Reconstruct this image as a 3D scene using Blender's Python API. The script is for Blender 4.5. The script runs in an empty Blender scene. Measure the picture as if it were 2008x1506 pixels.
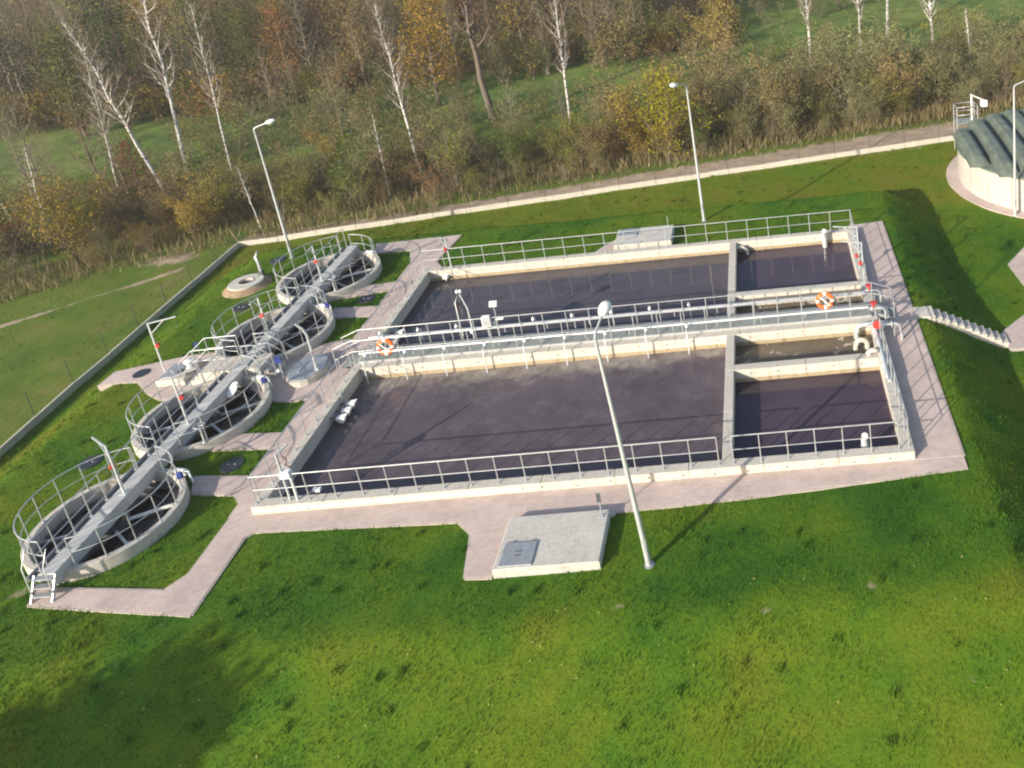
import bpy, math, random
import numpy as np
from mathutils import Vector, Matrix
random.seed(7)
RNG = np.random.default_rng(11)
S = bpy.context.scene
COL = S.collection
R_ = math.radians

# ------------------------------------------------------------------ camera
cam_d = bpy.data.cameras.new('camera')
cam = bpy.data.objects.new('camera', cam_d)
COL.objects.link(cam)
cr, cu, cf = ((0.99400937, 0.00874647, -0.10894438), (0.10060612, 0.31626321, 0.94332178), (-0.04270584, 0.94863116, -0.31348865))
cam.matrix_world = Matrix(((cr[0], cu[0], -cf[0], 19.0947), (cr[1], cu[1], -cf[1], -24.4267), (cr[2], cu[2], -cf[2], 20.2929), (0, 0, 0, 1)))
cam_d.sensor_width = 36.0
cam_d.lens = 1720.204 / 2008 * 36.0
cam_d.shift_x = (1004 - 1442.453) / 2008      # the frame is the lower left part of a wider view
cam_d.shift_y = (235.729 - 753) / 2008
cam_d.clip_start = 0.5
cam_d.clip_end = 3000
S.camera = cam
S.render.resolution_x, S.render.resolution_y = 1024, 768

# ------------------------------------------------------------------ sky, sun, exposure
SUN_EL, SUN_AZ = 20.5, 50.0            # shadows run towards +x+y, 50 degrees from x
w = bpy.data.worlds.new('World')
S.world = w
w.use_nodes = True
nt = w.node_tree
bg = nt.nodes['Background']
sky = nt.nodes.new('ShaderNodeTexSky')
sky.sky_type = 'NISHITA'
sky.sun_disc = False
sky.sun_elevation = R_(SUN_EL)
sky.sun_rotation = R_(220)
sky.dust_density = 1.6
nt.links.new(sky.outputs[0], bg.inputs[0])
bg.inputs[1].default_value = 0.13
sun_d = bpy.data.lights.new('sun', 'SUN')
sun_d.energy = 4.6
sun_d.angle = R_(0.55)
sun_d.color = (1.0, 0.915, 0.78)
sun = bpy.data.objects.new('sun', sun_d)
COL.objects.link(sun)
sdir = Vector((math.cos(R_(SUN_AZ)) * math.cos(R_(SUN_EL)), math.sin(R_(SUN_AZ)) * math.cos(R_(SUN_EL)), -math.sin(R_(SUN_EL))))
sun.rotation_euler = sdir.to_track_quat('-Z', 'Y').to_euler()
sun.location = (-40, -50, 40)
S.view_settings.view_transform = 'Standard'
S.view_settings.look = 'None'
S.view_settings.gamma = 1.0
S.view_settings.use_curve_mapping = False
S.view_settings.exposure = 0.7
HAZE = 0.00045
S.cycles.use_denoising = True
S.cycles.volume_bounces = 0
S.cycles.filter_width = 2.1
S.cycles.max_bounces = 5
S.cycles.diffuse_bounces = 2
S.cycles.glossy_bounces = 3
S.cycles.transmission_bounces = 3
S.cycles.transparent_max_bounces = 6

# ------------------------------------------------------------------ helpers
class MB:
    """collects simple shapes in world space; build() links them as ONE mesh object"""
    def __init__(s):
        s.v = []; s.f = []; s.sm = []
    def add(s, vs, fs, smooth=False):
        b = len(s.v)
        s.v += [tuple(map(float, p)) for p in vs]
        s.f += [tuple(b + i for i in f) for f in fs]
        s.sm += [smooth] * len(fs)
        return s
    def box(s, x0, x1, y0, y1, z0, z1):
        return s.add([(x0, y0, z0), (x1, y0, z0), (x1, y1, z0), (x0, y1, z0), (x0, y0, z1), (x1, y0, z1), (x1, y1, z1), (x0, y1, z1)],
                     [(3, 2, 1, 0), (4, 5, 6, 7), (0, 1, 5, 4), (1, 2, 6, 5), (2, 3, 7, 6), (3, 0, 4, 7)])
    def bbox(s, x0, x1, y0, y1, z0, z1, b=.015):
        """box with chamfered upper edges"""
        return s.add([(x0, y0, z0), (x1, y0, z0), (x1, y1, z0), (x0, y1, z0), (x0, y0, z1 - b), (x1, y0, z1 - b), (x1, y1, z1 - b), (x0, y1, z1 - b),
                      (x0 + b, y0 + b, z1), (x1 - b, y0 + b, z1), (x1 - b, y1 - b, z1), (x0 + b, y1 - b, z1)],
                     [(3, 2, 1, 0), (0, 1, 5, 4), (1, 2, 6, 5), (2, 3, 7, 6), (3, 0, 4, 7), (4, 5, 9, 8), (5, 6, 10, 9), (6, 7, 11, 10), (7, 4, 8, 11), (8, 9, 10, 11)])
    def bar(s, p0, p1, w_, h, up=(0, 0, 1)):
        p0, p1 = Vector(p0), Vector(p1)
        d = (p1 - p0).normalized(); u = Vector(up)
        if abs(d.dot(u)) > .98: u = Vector((1, 0, 0))
        a = d.cross(u).normalized() * w_ / 2; c = a.cross(d).normalized() * h / 2
        return s.add([p0 - a - c, p0 + a - c, p0 + a + c, p0 - a + c, p1 - a - c, p1 + a - c, p1 + a + c, p1 - a + c],
                     [(3, 2, 1, 0), (4, 5, 6, 7), (0, 1, 5, 4), (1, 2, 6, 5), (2, 3, 7, 6), (3, 0, 4, 7)])
    def tube(s, pts, r, n=8, closed=False, cap=True):
        pts = [Vector(p) for p in pts]; k = len(pts)
        rs = r if isinstance(r, (list, tuple)) else [r] * k
        vs = []; fs = []
        for i, p in enumerate(pts):
            a = pts[(i - 1) % k] if (closed or i > 0) else p
            b = pts[(i + 1) % k] if (closed or i < k - 1) else p
            d = (b - a).normalized()
            u = Vector((0, 0, 1)) if abs(d.z) < .95 else Vector((1, 0, 0))
            e1 = d.cross(u).normalized(); e2 = e1.cross(d)
            for j in range(n):
                t = 2 * math.pi * j / n
                vs.append(p + (e1 * math.cos(t) + e2 * math.sin(t)) * rs[i])
        m = k if closed else k - 1
        for i in range(m):
            for j in range(n):
                q = ((i + 1) % k) * n
                fs.append((i * n + j, i * n + (j + 1) % n, q + (j + 1) % n, q + j))
        s.add(vs, fs, True)
        if cap and not closed:
            s.add(vs[:n], [tuple(range(n))]); s.add(vs[-n:], [tuple(range(n - 1, -1, -1))])
        return s
    def cyl(s, p0, p1, r0, r1=None, n=10):
        return s.tube([p0, p1], [r0, r0 if r1 is None else r1], n)
    def lathe(s, c, prof, n=48, a0=0., a1=2 * math.pi, smooth=True):
        """prof: closed list of (radius, z) about the vertical through c"""
        full = abs(a1 - a0 - 2 * math.pi) < 1e-6
        m = n if full else n + 1; k = len(prof); vs = []; fs = []
        for i in range(m):
            t = a0 + (a1 - a0) * i / n
            for (r, z) in prof: vs.append((c[0] + r * math.cos(t), c[1] + r * math.sin(t), z))
        # split the profile into flat bands so that edges stay crisp
        for j in range(k):
            jj = (j + 1) % k
            bv = []; bf = []
            for i in range(m): bv += [vs[i * k + j], vs[i * k + jj]]
            for i in range(n if full else n):
                q = (i + 1) % m
                bf.append((2 * i, 2 * q, 2 * q + 1, 2 * i + 1))
            s.add(bv, bf, smooth)
        return s
    def disc(s, c, r, n=40):
        return s.add([(c[0] + r * math.cos(2 * math.pi * i / n), c[1] + r * math.sin(2 * math.pi * i / n), c[2]) for i in range(n)], [tuple(range(n))])
    def prism(s, poly, z0, z1):
        n = len(poly)
        a = sum(poly[i][0] * poly[(i + 1) % n][1] - poly[(i + 1) % n][0] * poly[i][1] for i in range(n))
        if a < 0: poly = poly[::-1]
        s.add([(x, y, z1) for x, y in poly], [tuple(range(n))])
        s.add([(x, y, z0) for x, y in poly] + [(x, y, z1) for x, y in poly], [(i, (i + 1) % n, n + (i + 1) % n, n + i) for i in range(n)])
        return s
    def sphere(s, c, r, n=10, m=6, sz=1.0):
        vs = []; fs = []
        for i in range(m + 1):
            ph = math.pi * i / m
            for j in range(n):
                t = 2 * math.pi * j / n
                vs.append((c[0] + r * math.sin(ph) * math.cos(t), c[1] + r * math.sin(ph) * math.sin(t), c[2] + r * sz * math.cos(ph)))
        for i in range(m):
            for j in range(n): fs.append((i * n + j, (i + 1) * n + j, (i + 1) * n + (j + 1) % n, i * n + (j + 1) % n))
        return s.add(vs, fs, True)
    def mesh(s, name, m, o=(0, 0, 0)):
        me = bpy.data.meshes.new(name)
        me.from_pydata([(x - o[0], y - o[1], z - o[2]) for x, y, z in s.v], [], s.f)
        if any(s.sm): me.polygons.foreach_set('use_smooth', s.sm)
        if m: me.materials.append(m)
        return me
    def build(s, name, m, parent=None):
        o = (0, 0, 0)
        if parent is not None: o = wloc(parent)
        ob = bpy.data.objects.new(name, s.mesh(name, m, o))
        COL.objects.link(ob)
        if parent is not None: ob.parent = parent
        return ob

def wloc(o):
    v = Vector(o.location)
    while o.parent is not None:
        o = o.parent; v = v + Vector(o.location)
    return tuple(v)
def thing(name, label, cat, loc=(0, 0, 0), group=None):
    o = bpy.data.objects.new(name, None)
    COL.objects.link(o)
    o.location = loc
    o.empty_display_size = .3
    return tag(o, label, cat, group)
def tag(o, label, cat, group=None, kind=None):
    o['label'] = label; o['category'] = cat
    if group: o['group'] = group
    if kind: o['kind'] = kind
    return o
def struct(name, mb, m):
    o = mb.build(name, m); o['kind'] = 'structure'
    return o
def inst(name, me, pos, parent):
    """a repeated part that shares its mesh; pos is in world space"""
    o = bpy.data.objects.new(name, me); COL.objects.link(o)
    o.parent = parent
    b = wloc(parent)
    o.location = (pos[0] - b[0], pos[1] - b[1], pos[2] - b[2])
    return o
def np_mesh(name, v, f, mats, attrs=None, midx=None, nper=3):
    me = bpy.data.meshes.new(name)
    nv, nf = len(v), len(f)
    me.vertices.add(nv); me.vertices.foreach_set('co', np.asarray(v, np.float32).ravel())
    me.loops.add(nf * nper); me.loops.foreach_set('vertex_index', np.asarray(f, np.int32).ravel())
    me.polygons.add(nf)
    me.polygons.foreach_set('loop_start', np.arange(0, nf * nper, nper, dtype=np.int32))
    for m in mats: me.materials.append(m)
    if midx is not None: me.polygons.foreach_set('material_index', np.asarray(midx, np.int32))
    for k, a in (attrs or {}).items():
        a = np.asarray(a, np.float32)
        if a.ndim == 1:
            at = me.attributes.new(k, 'FLOAT', 'POINT'); at.data.foreach_set('value', a)
        else:
            at = me.attributes.new(k, 'FLOAT_COLOR', 'POINT')
            at.data.foreach_set('color', np.concatenate([a, np.ones((len(a), 1), np.float32)], 1).ravel())
    me.update(calc_edges=True)
    return me

# ------------------------------------------------------------------ materials
class G:
    def __init__(s, name):
        s.m = bpy.data.materials.new(name); s.m.use_nodes = True
        s.t = s.m.node_tree; s.n = s.t.nodes; s.l = s.t.links
        s.b = s.n['Principled BSDF']; s.co = None
    def coords(s):
        if s.co is None:
            s.co = s.n.new('ShaderNodeNewGeometry')
        return s.co.outputs['Position']
    def noise(s, scale, detail=4, rough=.6, vec=None, sx=(1, 1, 1)):
        k = s.n.new('ShaderNodeTexNoise'); k.inputs['Scale'].default_value = scale
        k.inputs['Detail'].default_value = detail; k.inputs['Roughness'].default_value = rough
        v = vec or s.coords()
        if sx != (1, 1, 1):
            mp = s.n.new('ShaderNodeMapping'); mp.inputs['Scale'].default_value = sx
            s.l.new(v, mp.inputs[0]); v = mp.outputs[0]
        s.l.new(v, k.inputs['Vector'])
        return k.outputs['Fac']
    def ramp(s, fac, stops, interp='LINEAR'):
        k = s.n.new('ShaderNodeValToRGB'); k.color_ramp.interpolation = interp
        e = k.color_ramp.elements
        while len(e) < len(stops): e.new(.5)
        for i, (p, c) in enumerate(stops):
            e[i].position = p
            e[i].color = (*c, 1) if isinstance(c, tuple) else (c, c, c, 1)
        s.l.new(fac, k.inputs[0])
        return k.outputs[0]
    def mix(s, fac, a, b, mode='MIX'):
        k = s.n.new('ShaderNodeMix'); k.data_type = 'RGBA'; k.blend_type = mode
        for sock, val in ((k.inputs[0], fac), (k.inputs[6], a), (k.inputs[7], b)):
            if hasattr(val, 'is_linked'): s.l.new(val, sock)
            elif isinstance(val, tuple): sock.default_value = (*val, 1)
            else: sock.default_value = val
        return k.outputs[2]
    def math(s, op, a, b=0.):
        k = s.n.new('ShaderNodeMath'); k.operation = op
        for sock, val in ((k.inputs[0], a), (k.inputs[1], b)):
            if hasattr(val, 'is_linked'): s.l.new(val, sock)
            else: sock.default_value = val
        return k.outputs[0]
    def attr(s, name, out='Fac'):
        k = s.n.new('ShaderNodeAttribute'); k.attribute_name = name
        return k.outputs[out]
    def set(s, col=None, rough=None, metal=None, spec=None):
        for k, val in (('Base Color', col), ('Roughness', rough), ('Metallic', metal), ('Specular IOR Level', spec)):
            if val is None: continue
            if hasattr(val, 'is_linked'): s.l.new(val, s.b.inputs[k])
            elif isinstance(val, tuple): s.b.inputs[k].default_value = (*val, 1)
            else: s.b.inputs[k].default_value = val
        return s
    def bump(s, h, strength=.3, dist=.02):
        k = s.n.new('ShaderNodeBump'); k.inputs['Strength'].default_value = strength; k.inputs['Distance'].default_value = dist
        s.l.new(h, k.inputs['Height']); s.l.new(k.outputs[0], s.b.inputs['Normal'])
        return s

def simple(name, col, rough=.6, metal=0., var=.15, scale=3., bump=0.):
    g = G(name)
    n = g.noise(scale, 5)
    d = tuple(c * (1 - var) for c in col); l = tuple(min(1, c * (1 + var)) for c in col)
    g.set(g.ramp(n, [(.3, d), (.7, l)]), rough, metal)
    if bump: g.bump(g.noise(scale * 12, 3), bump, .01)
    return g.m

def concrete(name, col, stain=(.30, .25, .18), amount=.5):
    g = G(name)
    base = g.ramp(g.noise(.9, 6, .65), [(.3, tuple(c * .86 for c in col)), (.72, col)])
    fine = g.ramp(g.noise(9, 5, .7), [(.35, .82), (.6, 1.0)])
    c = g.mix(1.0, base, fine, 'MULTIPLY')
    drips = g.noise(1.0, 4, .6, sx=(5, 5, .5))
    c = g.mix(g.math('MULTIPLY', g.ramp(drips, [(.55, 0.), (.75, 1.)]), amount), c, stain)
    pits = g.ramp(g.noise(13, 3, .6), [(.60, 1.0), (.70, .5)])
    blot = g.ramp(g.noise(2.6, 7, .75), [(.56, 1.0), (.70, .68)])
    c = g.mix(1., c, blot, 'MULTIPLY')
    c = g.mix(.7, c, g.mix(1., c, pits, 'MULTIPLY'))
    g.set(c, .88).bump(g.noise(18, 4), .25, .01)
    return g.m

M = {}
M['concrete'] = concrete('concrete', (.56, .52, .45))
M['concrete_wall'] = concrete('cream_concrete', (.62, .565, .48), (.36, .27, .17), .35)
M['concrete_wet'] = concrete('stained_concrete', (.42, .33, .20), (.16, .11, .06), .7)
M['slab'] = concrete('slab_concrete', (.55, .53, .47), (.30, .28, .24), .3)
M['steel'] = simple('galvanised_steel', (.52, .53, .53), .42, .5, .12, 6)
M['zinc'] = simple('zinc_pole', (.50, .52, .52), .48, .3, .08, 3)
M['white_steel'] = simple('bright_steel_pipe', (.74, .74, .73), .32, .35, .05, 4)
M['grating'] = simple('grating', (.30, .32, .29), .6, .3, .2, 25)
M['hatch'] = simple('hatch_sheet', (.40, .41, .42), .45, .5, .12, 5)
M['dark'] = simple('dark_cast_iron', (.035, .04, .05), .55, .3, .3, 8)
M['darkgrey'] = simple('dark_grey_metal', (.10, .11, .12), .5, .4, .25, 8)
M['red'] = simple('red_paint', (.50, .045, .03), .45, 0, .12, 8)
M['blue'] = simple('blue_plastic', (.03, .045, .20), .4, 0, .15, 6)
M['white'] = simple('white_paint', (.80, .79, .75), .5, 0, .06, 6)
M['orange'] = simple('orange_foam', (.85, .14, .015), .55, 0, .1, 10)
M['glass'] = simple('lamp_cover', (.80, .80, .76), .25, 0, .05, 5)
M['green_roof'] = simple('green_laminate', (.115, .14, .11), .6, 0, .3, 1.2)
M['fencepost'] = simple('green_post', (.03, .05, .035), .6, .2, .2, 5)
M['bridge'] = simple('weathered_bridge_steel', (.45, .45, .43), .7, .05, .14, 2.5)
M['earth'] = simple('bare_earth', (.27, .19, .115), .95, 0, .35, 5, .4)
M['plinth'] = concrete('plinth_concrete', (.60, .55, .46), (.3, .27, .2), .4)
M['digester'] = concrete('plaster', (.54, .50, .44), (.45, .40, .32), .4)

def make_paving(name, c1, c2, c3):
    g = G(name)
    br = g.n.new('ShaderNodeTexBrick')
    g.l.new(g.coords(), br.inputs['Vector'])
    br.inputs['Scale'].default_value = 1.0
    br.inputs['Brick Width'].default_value = .2; br.inputs['Row Height'].default_value = .1
    br.inputs['Mortar Size'].default_value = .006
    br.inputs['Color1'].default_value = (*c1, 1); br.inputs['Color2'].default_value = (*c2, 1); br.inputs['Mortar'].default_value = (*c3, 1)
    big = g.ramp(g.noise(.7, 5, .7), [(.3, .78), (.7, 1.08)])
    c = g.mix(1., br.outputs['Color'], big, 'MULTIPLY')
    dirt = g.ramp(g.noise(2.2, 6, .7), [(.52, 0.), (.72, 1.)])
    c = g.mix(g.math('MULTIPLY', dirt, .35), c, (.36, .31, .26))
    g.set(c, .9).bump(br.outputs['Fac'], -.25, .008)
    return g.m
M['paving'] = make_paving('pink_block_paving', (.57, .455, .405), (.50, .395, .35), (.44, .36, .315))
M['kerb'] = simple('kerb_concrete', (.43, .37, .32), .9, 0, .18, 4)

GRASS_RAMP = [(.36, (.036, .106, .009)), (.45, (.060, .140, .010)), (.53, (.087, .160, .010)), (.61, (.115, .168, .011)), (.71, (.146, .172, .015)), (.84, (.175, .168, .033))]
def grass_colour(g):
    big = g.noise(.22, 6, .66)
    med = g.noise(1.1, 5, .65)
    # yellower on the back lawn by grass type; on banks sunlight painted in
    f = g.math('ADD', g.math('MULTIPLY', big, .85), g.math('MULTIPLY', med, .15))
    f = g.math('ADD', f, g.attr('dry'))
    return g.ramp(f, GRASS_RAMP)
g = G('ground_cover')
lawn = grass_colour(g)
fine = g.ramp(g.noise(11, 4, .7), [(.3, .7), (.7, 1.12)])
lawn = g.mix(1., lawn, fine, 'MULTIPLY')
bare = g.ramp(g.noise(.55, 5, .7), [(.66, 0.), (.75, 1.)])
lawn = g.mix(g.math('MULTIPLY', bare, .35), lawn, (.17, .135, .06))
rough = g.ramp(g.noise(.35, 6, .7), [(.28, (.060, .100, .018)), (.46, (.095, .145, .020)), (.60, (.125, .150, .028)), (.76, (.18, .155, .07))])
soil = g.ramp(g.noise(1.2, 6, .7), [(.3, (.27, .20, .14)), (.7, (.43, .34, .25))])
mead = g.ramp(g.noise(.10, 5, .6), [(.32, (.075, .12, .03)), (.5, (.12, .18, .04)), (.68, (.19, .21, .055))])
mead = g.mix(1., mead, g.ramp(g.noise(.55, 6, .75), [(.3, .55), (.7, 1.25)]), 'MULTIPLY')  # clump tones, also standing in for tree shadows across the meadow
mead = g.mix(g.ramp(g.noise(.22, 5, .7), [(.56, 0.), (.7, .6)]), mead, (.17, .145, .07))
leaflit = g.ramp(g.noise(.8, 5, .7), [(.35, (.05, .035, .018)), (.65, (.12, .075, .03))])
c = g.mix(g.attr('rough'), lawn, rough)
c = g.mix(g.attr('meadow'), c, mead)
c = g.mix(g.attr('wood'), c, leaflit)
sfac = g.ramp(g.math('ADD', g.attr('soil'), g.math('MULTIPLY', g.math('SUBTRACT', g.noise(1.6, 5, .7), .5), .9)), [(.4, 0.), (.6, 1.)])
c = g.mix(sfac, c, soil)
g.set(c, .95, spec=.1).bump(g.noise(7, 5, .7), .6, .06)
M['ground'] = g.m

def leafy(name, attr='tint', trans=.25, mult=None):
    m = bpy.data.materials.new(name); m.use_nodes = True
    t = m.node_tree; t.nodes.clear()
    out = t.nodes.new('ShaderNodeOutputMaterial'); a = t.nodes.new('ShaderNodeAttribute'); a.attribute_name = attr
    d = t.nodes.new('ShaderNodeBsdfDiffuse'); tr = t.nodes.new('ShaderNodeBsdfTranslucent'); mx = t.nodes.new('ShaderNodeMixShader')
    mx.inputs[0].default_value = trans
    t.links.new(a.outputs['Color'], d.inputs[0]); t.links.new(a.outputs['Color'], tr.inputs[0])
    t.links.new(d.outputs[0], mx.inputs[1]); t.links.new(tr.outputs[0], mx.inputs[2]); t.links.new(mx.outputs[0], out.inputs[0])
    return m
M['leaf'] = leafy('leaves')
M['twig'] = leafy('twigs', 'tint', 0.0)
g = G('grass_blades')
c = grass_colour(g)
c = g.mix(1., c, g.attr('tint', 'Color'), 'MULTIPLY')
g.set(c, .8, spec=.15)
tr = g.n.new('ShaderNodeBsdfTranslucent'); mx = g.n.new('ShaderNodeMixShader'); mx.inputs[0].default_value = .25
g.l.new(c, tr.inputs[0]); g.l.new(g.b.outputs[0], mx.inputs[1]); g.l.new(tr.outputs[0], mx.inputs[2])
g.l.new(mx.outputs[0], g.n['Material Output'].inputs[0])
M['blades'] = g.m
g = G('birch_bark')
bands = g.noise(1., 3, .6, sx=(1.2, 1.2, 7))
c = g.ramp(bands, [(.36, (.07, .06, .05)), (.46, (.52, .49, .45)), (.8, (.66, .64, .60))])
g.set(c, .8)
M['birch'] = g.m
M['bark'] = simple('brown_bark', (.13, .10, .075), .9, 0, .3, 4)

def water(name, base, foam=None, rough=.06, wave=.25, scale=3.):
    g = G(name)
    n = g.noise(.45, 6, .65)
    c = g.ramp(n, [(.3, tuple(x * .75 for x in base)), (.7, tuple(x * 1.25 for x in base))])
    if foam:
        lo, hi, fc, sc = foam
        f = g.noise(sc, 8, .68)
        sw = g.noise(.8, 3, .5)
        f = g.math('ADD', g.math('MULTIPLY', f, .75), g.math('MULTIPLY', sw, .25))
        c = g.mix(g.ramp(f, [(lo, 0.), (hi, 1.)]), c, fc)
    g.set(c, rough)
    g.b.inputs['IOR'].default_value = 1.33
    g.bump(g.noise(scale, 4, .55), wave, .02)
    return g.m
def foam_line(name, base, fc, y0, y1):
    """aerated water: pale billows where the air rises along the middle wall"""
    g = G(name)
    c = g.ramp(g.noise(.45, 6, .65), [(.3, tuple(x * .75 for x in base)), (.7, tuple(x * 1.3 for x in base))])
    wisp = g.ramp(g.noise(1.3, 9, .76), [(.50, 0.), (.72, .45)])
    c = g.mix(wisp, c, tuple(.5 * (a + b) for a, b in zip(base, fc)))
    sx = g.n.new('ShaderNodeSeparateXYZ'); g.l.new(g.coords(), sx.inputs[0])
    mr = g.n.new('ShaderNodeMapRange'); mr.inputs[1].default_value = y0; mr.inputs[2].default_value = y1
    g.l.new(sx.outputs[1], mr.inputs[0])
    f = g.math('ADD', mr.outputs[0], g.math('MULTIPLY', g.math('SUBTRACT', g.noise(.75, 5, .62), .5), 1.7))
    bil = g.ramp(g.noise(2.3, 6, .7), [(.34, .35), (.62, 1.)])
    c = g.mix(g.math('MULTIPLY', g.math('MULTIPLY', g.ramp(f, [(.45, 0.), (.85, 1.)]), bil), .85), c, fc)
    g.set(c, .16); g.b.inputs['IOR'].default_value = 1.33
    g.bump(g.noise(2.6, 5, .6), .5, .03)
    return g.m
M['water_aerated'] = foam_line('aerated_water', (.084, .066, .074), (.31, .28, .25), 6.1, 8.3)
M['water_still'] = water('still_water', (.072, .060, .068), None, .015, .02, 2.0)
M['water_deep'] = water('dark_water', (.060, .043, .058), None, .035, .08, 2.5)
M['water_foamy'] = water('foamy_channel_water', (.12, .095, .068), (.56, .61, (.45, .41, .33), 2.2), .15, .3, 4)
M['water_black'] = water('black_water', (.008, .008, .009), None, .12, .12, 3)

# ------------------------------------------------------------------ terrain
ZP, ZB = -0.37, -2.0            # plateau and lower ground (z = 0 is the rim of the big basin)
PX0, PX1, PY0, PY1 = -11.6, 24.75, -5.0, 22.3
def smooth(t): 
    t = np.clip(t, 0, 1); return t * t * (3 - 2 * t)
def lump(x, y):
    return (np.sin(x * .9 + 1.3 * np.sin(y * .5)) * np.cos(y * .8 + .7 * np.sin(x * .37)) * .5 + np.sin(x * 2.3 + y * 1.1) * np.sin(y * 2.9 - x * .7) * .25
            + np.sin(x * 5.1 - y * 3.3) * np.sin(y * 6.1 + x * 2.2) * .16)
def gz(x, y, bumps=True):
    x = np.asarray(x, float); y = np.asarray(y, float)
    dx = np.maximum(np.maximum(PX0 - x, (x - PX1)), 0); dy = np.maximum(np.maximum((PY0 - y) * .50, y - PY1), 0)   # gentler bank in front
    d = np.hypot(dx, dy)
    t = d / 3.5
    k = np.where(t < .12, t * t / .24, np.where(t > .88, .94 - .0 + (.06 - (1 - np.minimum(t, 1)) ** 2 / .24 * .5), t - .06))
    k = np.clip(np.where(t >= 1, 1, k), 0, 1)
    east = smooth((x - PX1) / .3) * (dx >= dy)
    k = k * (1 - east) + np.minimum(t * 1.2, 1) ** 1.25 * east                    # the right bank rounds over and ends steeply
    cut = east * smooth((1.5 - np.abs(y - 9.0)) / .9)                      # trench of the stairs
    k = k * (1 - cut) + np.clip((x - 24.9) / 3.1, 0, 1) * cut
    z = ZP + (ZB - ZP) * k - .12 * cut
    far = np.hypot(np.maximum(np.abs(x - 5) - 30, 0), np.maximum(y - 34, 0))
    z = z + .25 * smooth(far / 25) * np.sin(x * .11 + 1) * np.cos(y * .09)
    z = z + 1.2 * smooth((y - 105) / 120) * 6
    if bumps:
        amp = np.where((d > 0) & (x > PX1) & (t < 1), .085, np.where(d > 0, .05, .028))
        z = z + amp * lump(x, y) - .012
    return z
def fence_b(x): return 27.2 + (np.asarray(x) + 16.5) * (6.7 / 49.5)      # line of the back fence
def fence_l(y): return -15.75 - (np.asarray(y) - 5.) * (.75 / 22.2)       # line of the left fence

def axis(a, b, step, lo, hi):
    c = list(np.arange(a, b + 1e-6, step)); s_ = step; v = a; L = []
    while v > lo: s_ *= 1.35; v -= s_; L.append(v)
    s_ = step; v = b; H_ = []
    while v < hi: s_ *= 1.18; v += s_; H_.append(v)
    return np.array(L[::-1] + c + H_)
gx = axis(-30., 30.5, .25, -700, 700); gy = axis(-9., 36., .25, -500, 900)
X, Y = np.meshgrid(gx, gy, indexing='ij')
Z = gz(X, Y)
CL = [(-5.40, .04), (-5.46, 5.84), (-5.50, 11.85), (-5.53, 17.62)]     # clarifier centres
CRS = [2.44, 2.53, 2.58, 2.63]
nx_, ny_ = len(gx), len(gy)
ii, jj = np.meshgrid(np.arange(nx_ - 1), np.arange(ny_ - 1), indexing='ij')
cx_ = (gx[:-1] + gx[1:])[ii] / 2; cy_ = (gy[:-1] + gy[1:])[jj] / 2
keep = ~((cx_ > -.05) & (cx_ < 22.5) & (cy_ > .1) & (cy_ < 17.1))
for (a, b), r_ in zip(CL, CRS): keep &= np.hypot(cx_ - a, cy_ - b) > r_ - .10
F = np.stack([ii * ny_ + jj, (ii + 1) * ny_ + jj, (ii + 1) * ny_ + jj + 1, ii * ny_ + jj + 1], -1)[keep]
xv, yv = X.ravel(), Y.ravel()
outside = smooth((yv - fence_b(xv)) / .3 + .5) + smooth((fence_l(yv) - xv) / .3 + .5)
outside = np.clip(outside, 0, 1)
soilA = np.exp(-((yv - fence_b(xv) - 1.1 - .02 * np.clip(xv, 0, 40)) / (.85 + .035 * np.clip(xv + 8, 0, 40))) ** 2) * (xv > -17)
trk = np.abs((yv - 23.4) - (xv + 20.2) * .72)                           # worn track outside the left fence
soilA = np.maximum(soilA, np.exp(-(trk / .45) ** 2) * (.62 + .12 * np.sin(xv * .9)) * (xv < -18.5) * (xv > -60))
soilA = np.maximum(soilA, .7 * np.exp(-(((xv + 20.5) / 2.4) ** 2 + ((yv - 26.3) / 1.4) ** 2)))
SPOTS = [(1.6, -6.3, .35), (12.6, -7.0, .3), (13.2, -5.0, .45), (17.6, -5.4, .6), (20.5, -5.0, .5), (10.4, -6.6, .25), (15.5, -8.3, .4), (-6.6, -2.7, .7), (22.6, -7.6, .4), (6.5, -7.9, .35), (29.2, 19.6, .6), (25.5, 25.3, 1.1), (21.6, 25.6, .8)]
for (a, b, r) in SPOTS: soilA = np.maximum(soilA, .50 * np.exp(-((xv - a) ** 2 + ((yv - b) * 1.5) ** 2) / r ** 2))
meadA = smooth((yv - (45 + .05 * xv + 2.5 * np.sin(xv * .13))) / 4) * smooth(((76 + .10 * xv + 60 * smooth((xv - 8) / 10)) - yv) / 5)
woodA = smooth((yv - (68 + .10 * xv)) / 5) * smooth((20 - xv) / 10)
nearthick = smooth((yv - fence_b(xv) - 3.2) / 2) * smooth((46 - yv) / 4) * .8
woodA = np.maximum(woodA, nearthick)
dry = np.zeros_like(xv)
dry += .17 * smooth((yv - 22.0) / 2) * (1 - outside)                    # mown lawn along the back
dry += .05 * smooth((-4.4 - yv) / 1.5)                                  # olive grass tone plus the front bank's sunlit yellow, painted in
dry -= .06 * smooth((xv + 3) / 4) * smooth((yv + 5.2) / 1) * smooth((2 - yv) / 2)
dry += .08 * smooth((-9 - xv) / 3)  # sunward west bank brightened through its colour
gme = np_mesh('ground', np.stack([xv, yv, Z.ravel()], 1), F, [M['ground']],
              {'rough': outside, 'soil': soilA, 'meadow': meadA, 'wood': woodA, 'dry': dry}, nper=4)
gme.polygons.foreach_set('use_smooth', np.ones(len(F), bool))
ground = bpy.data.objects.new('ground', gme); COL.objects.link(ground); ground['kind'] = 'structure'

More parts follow.
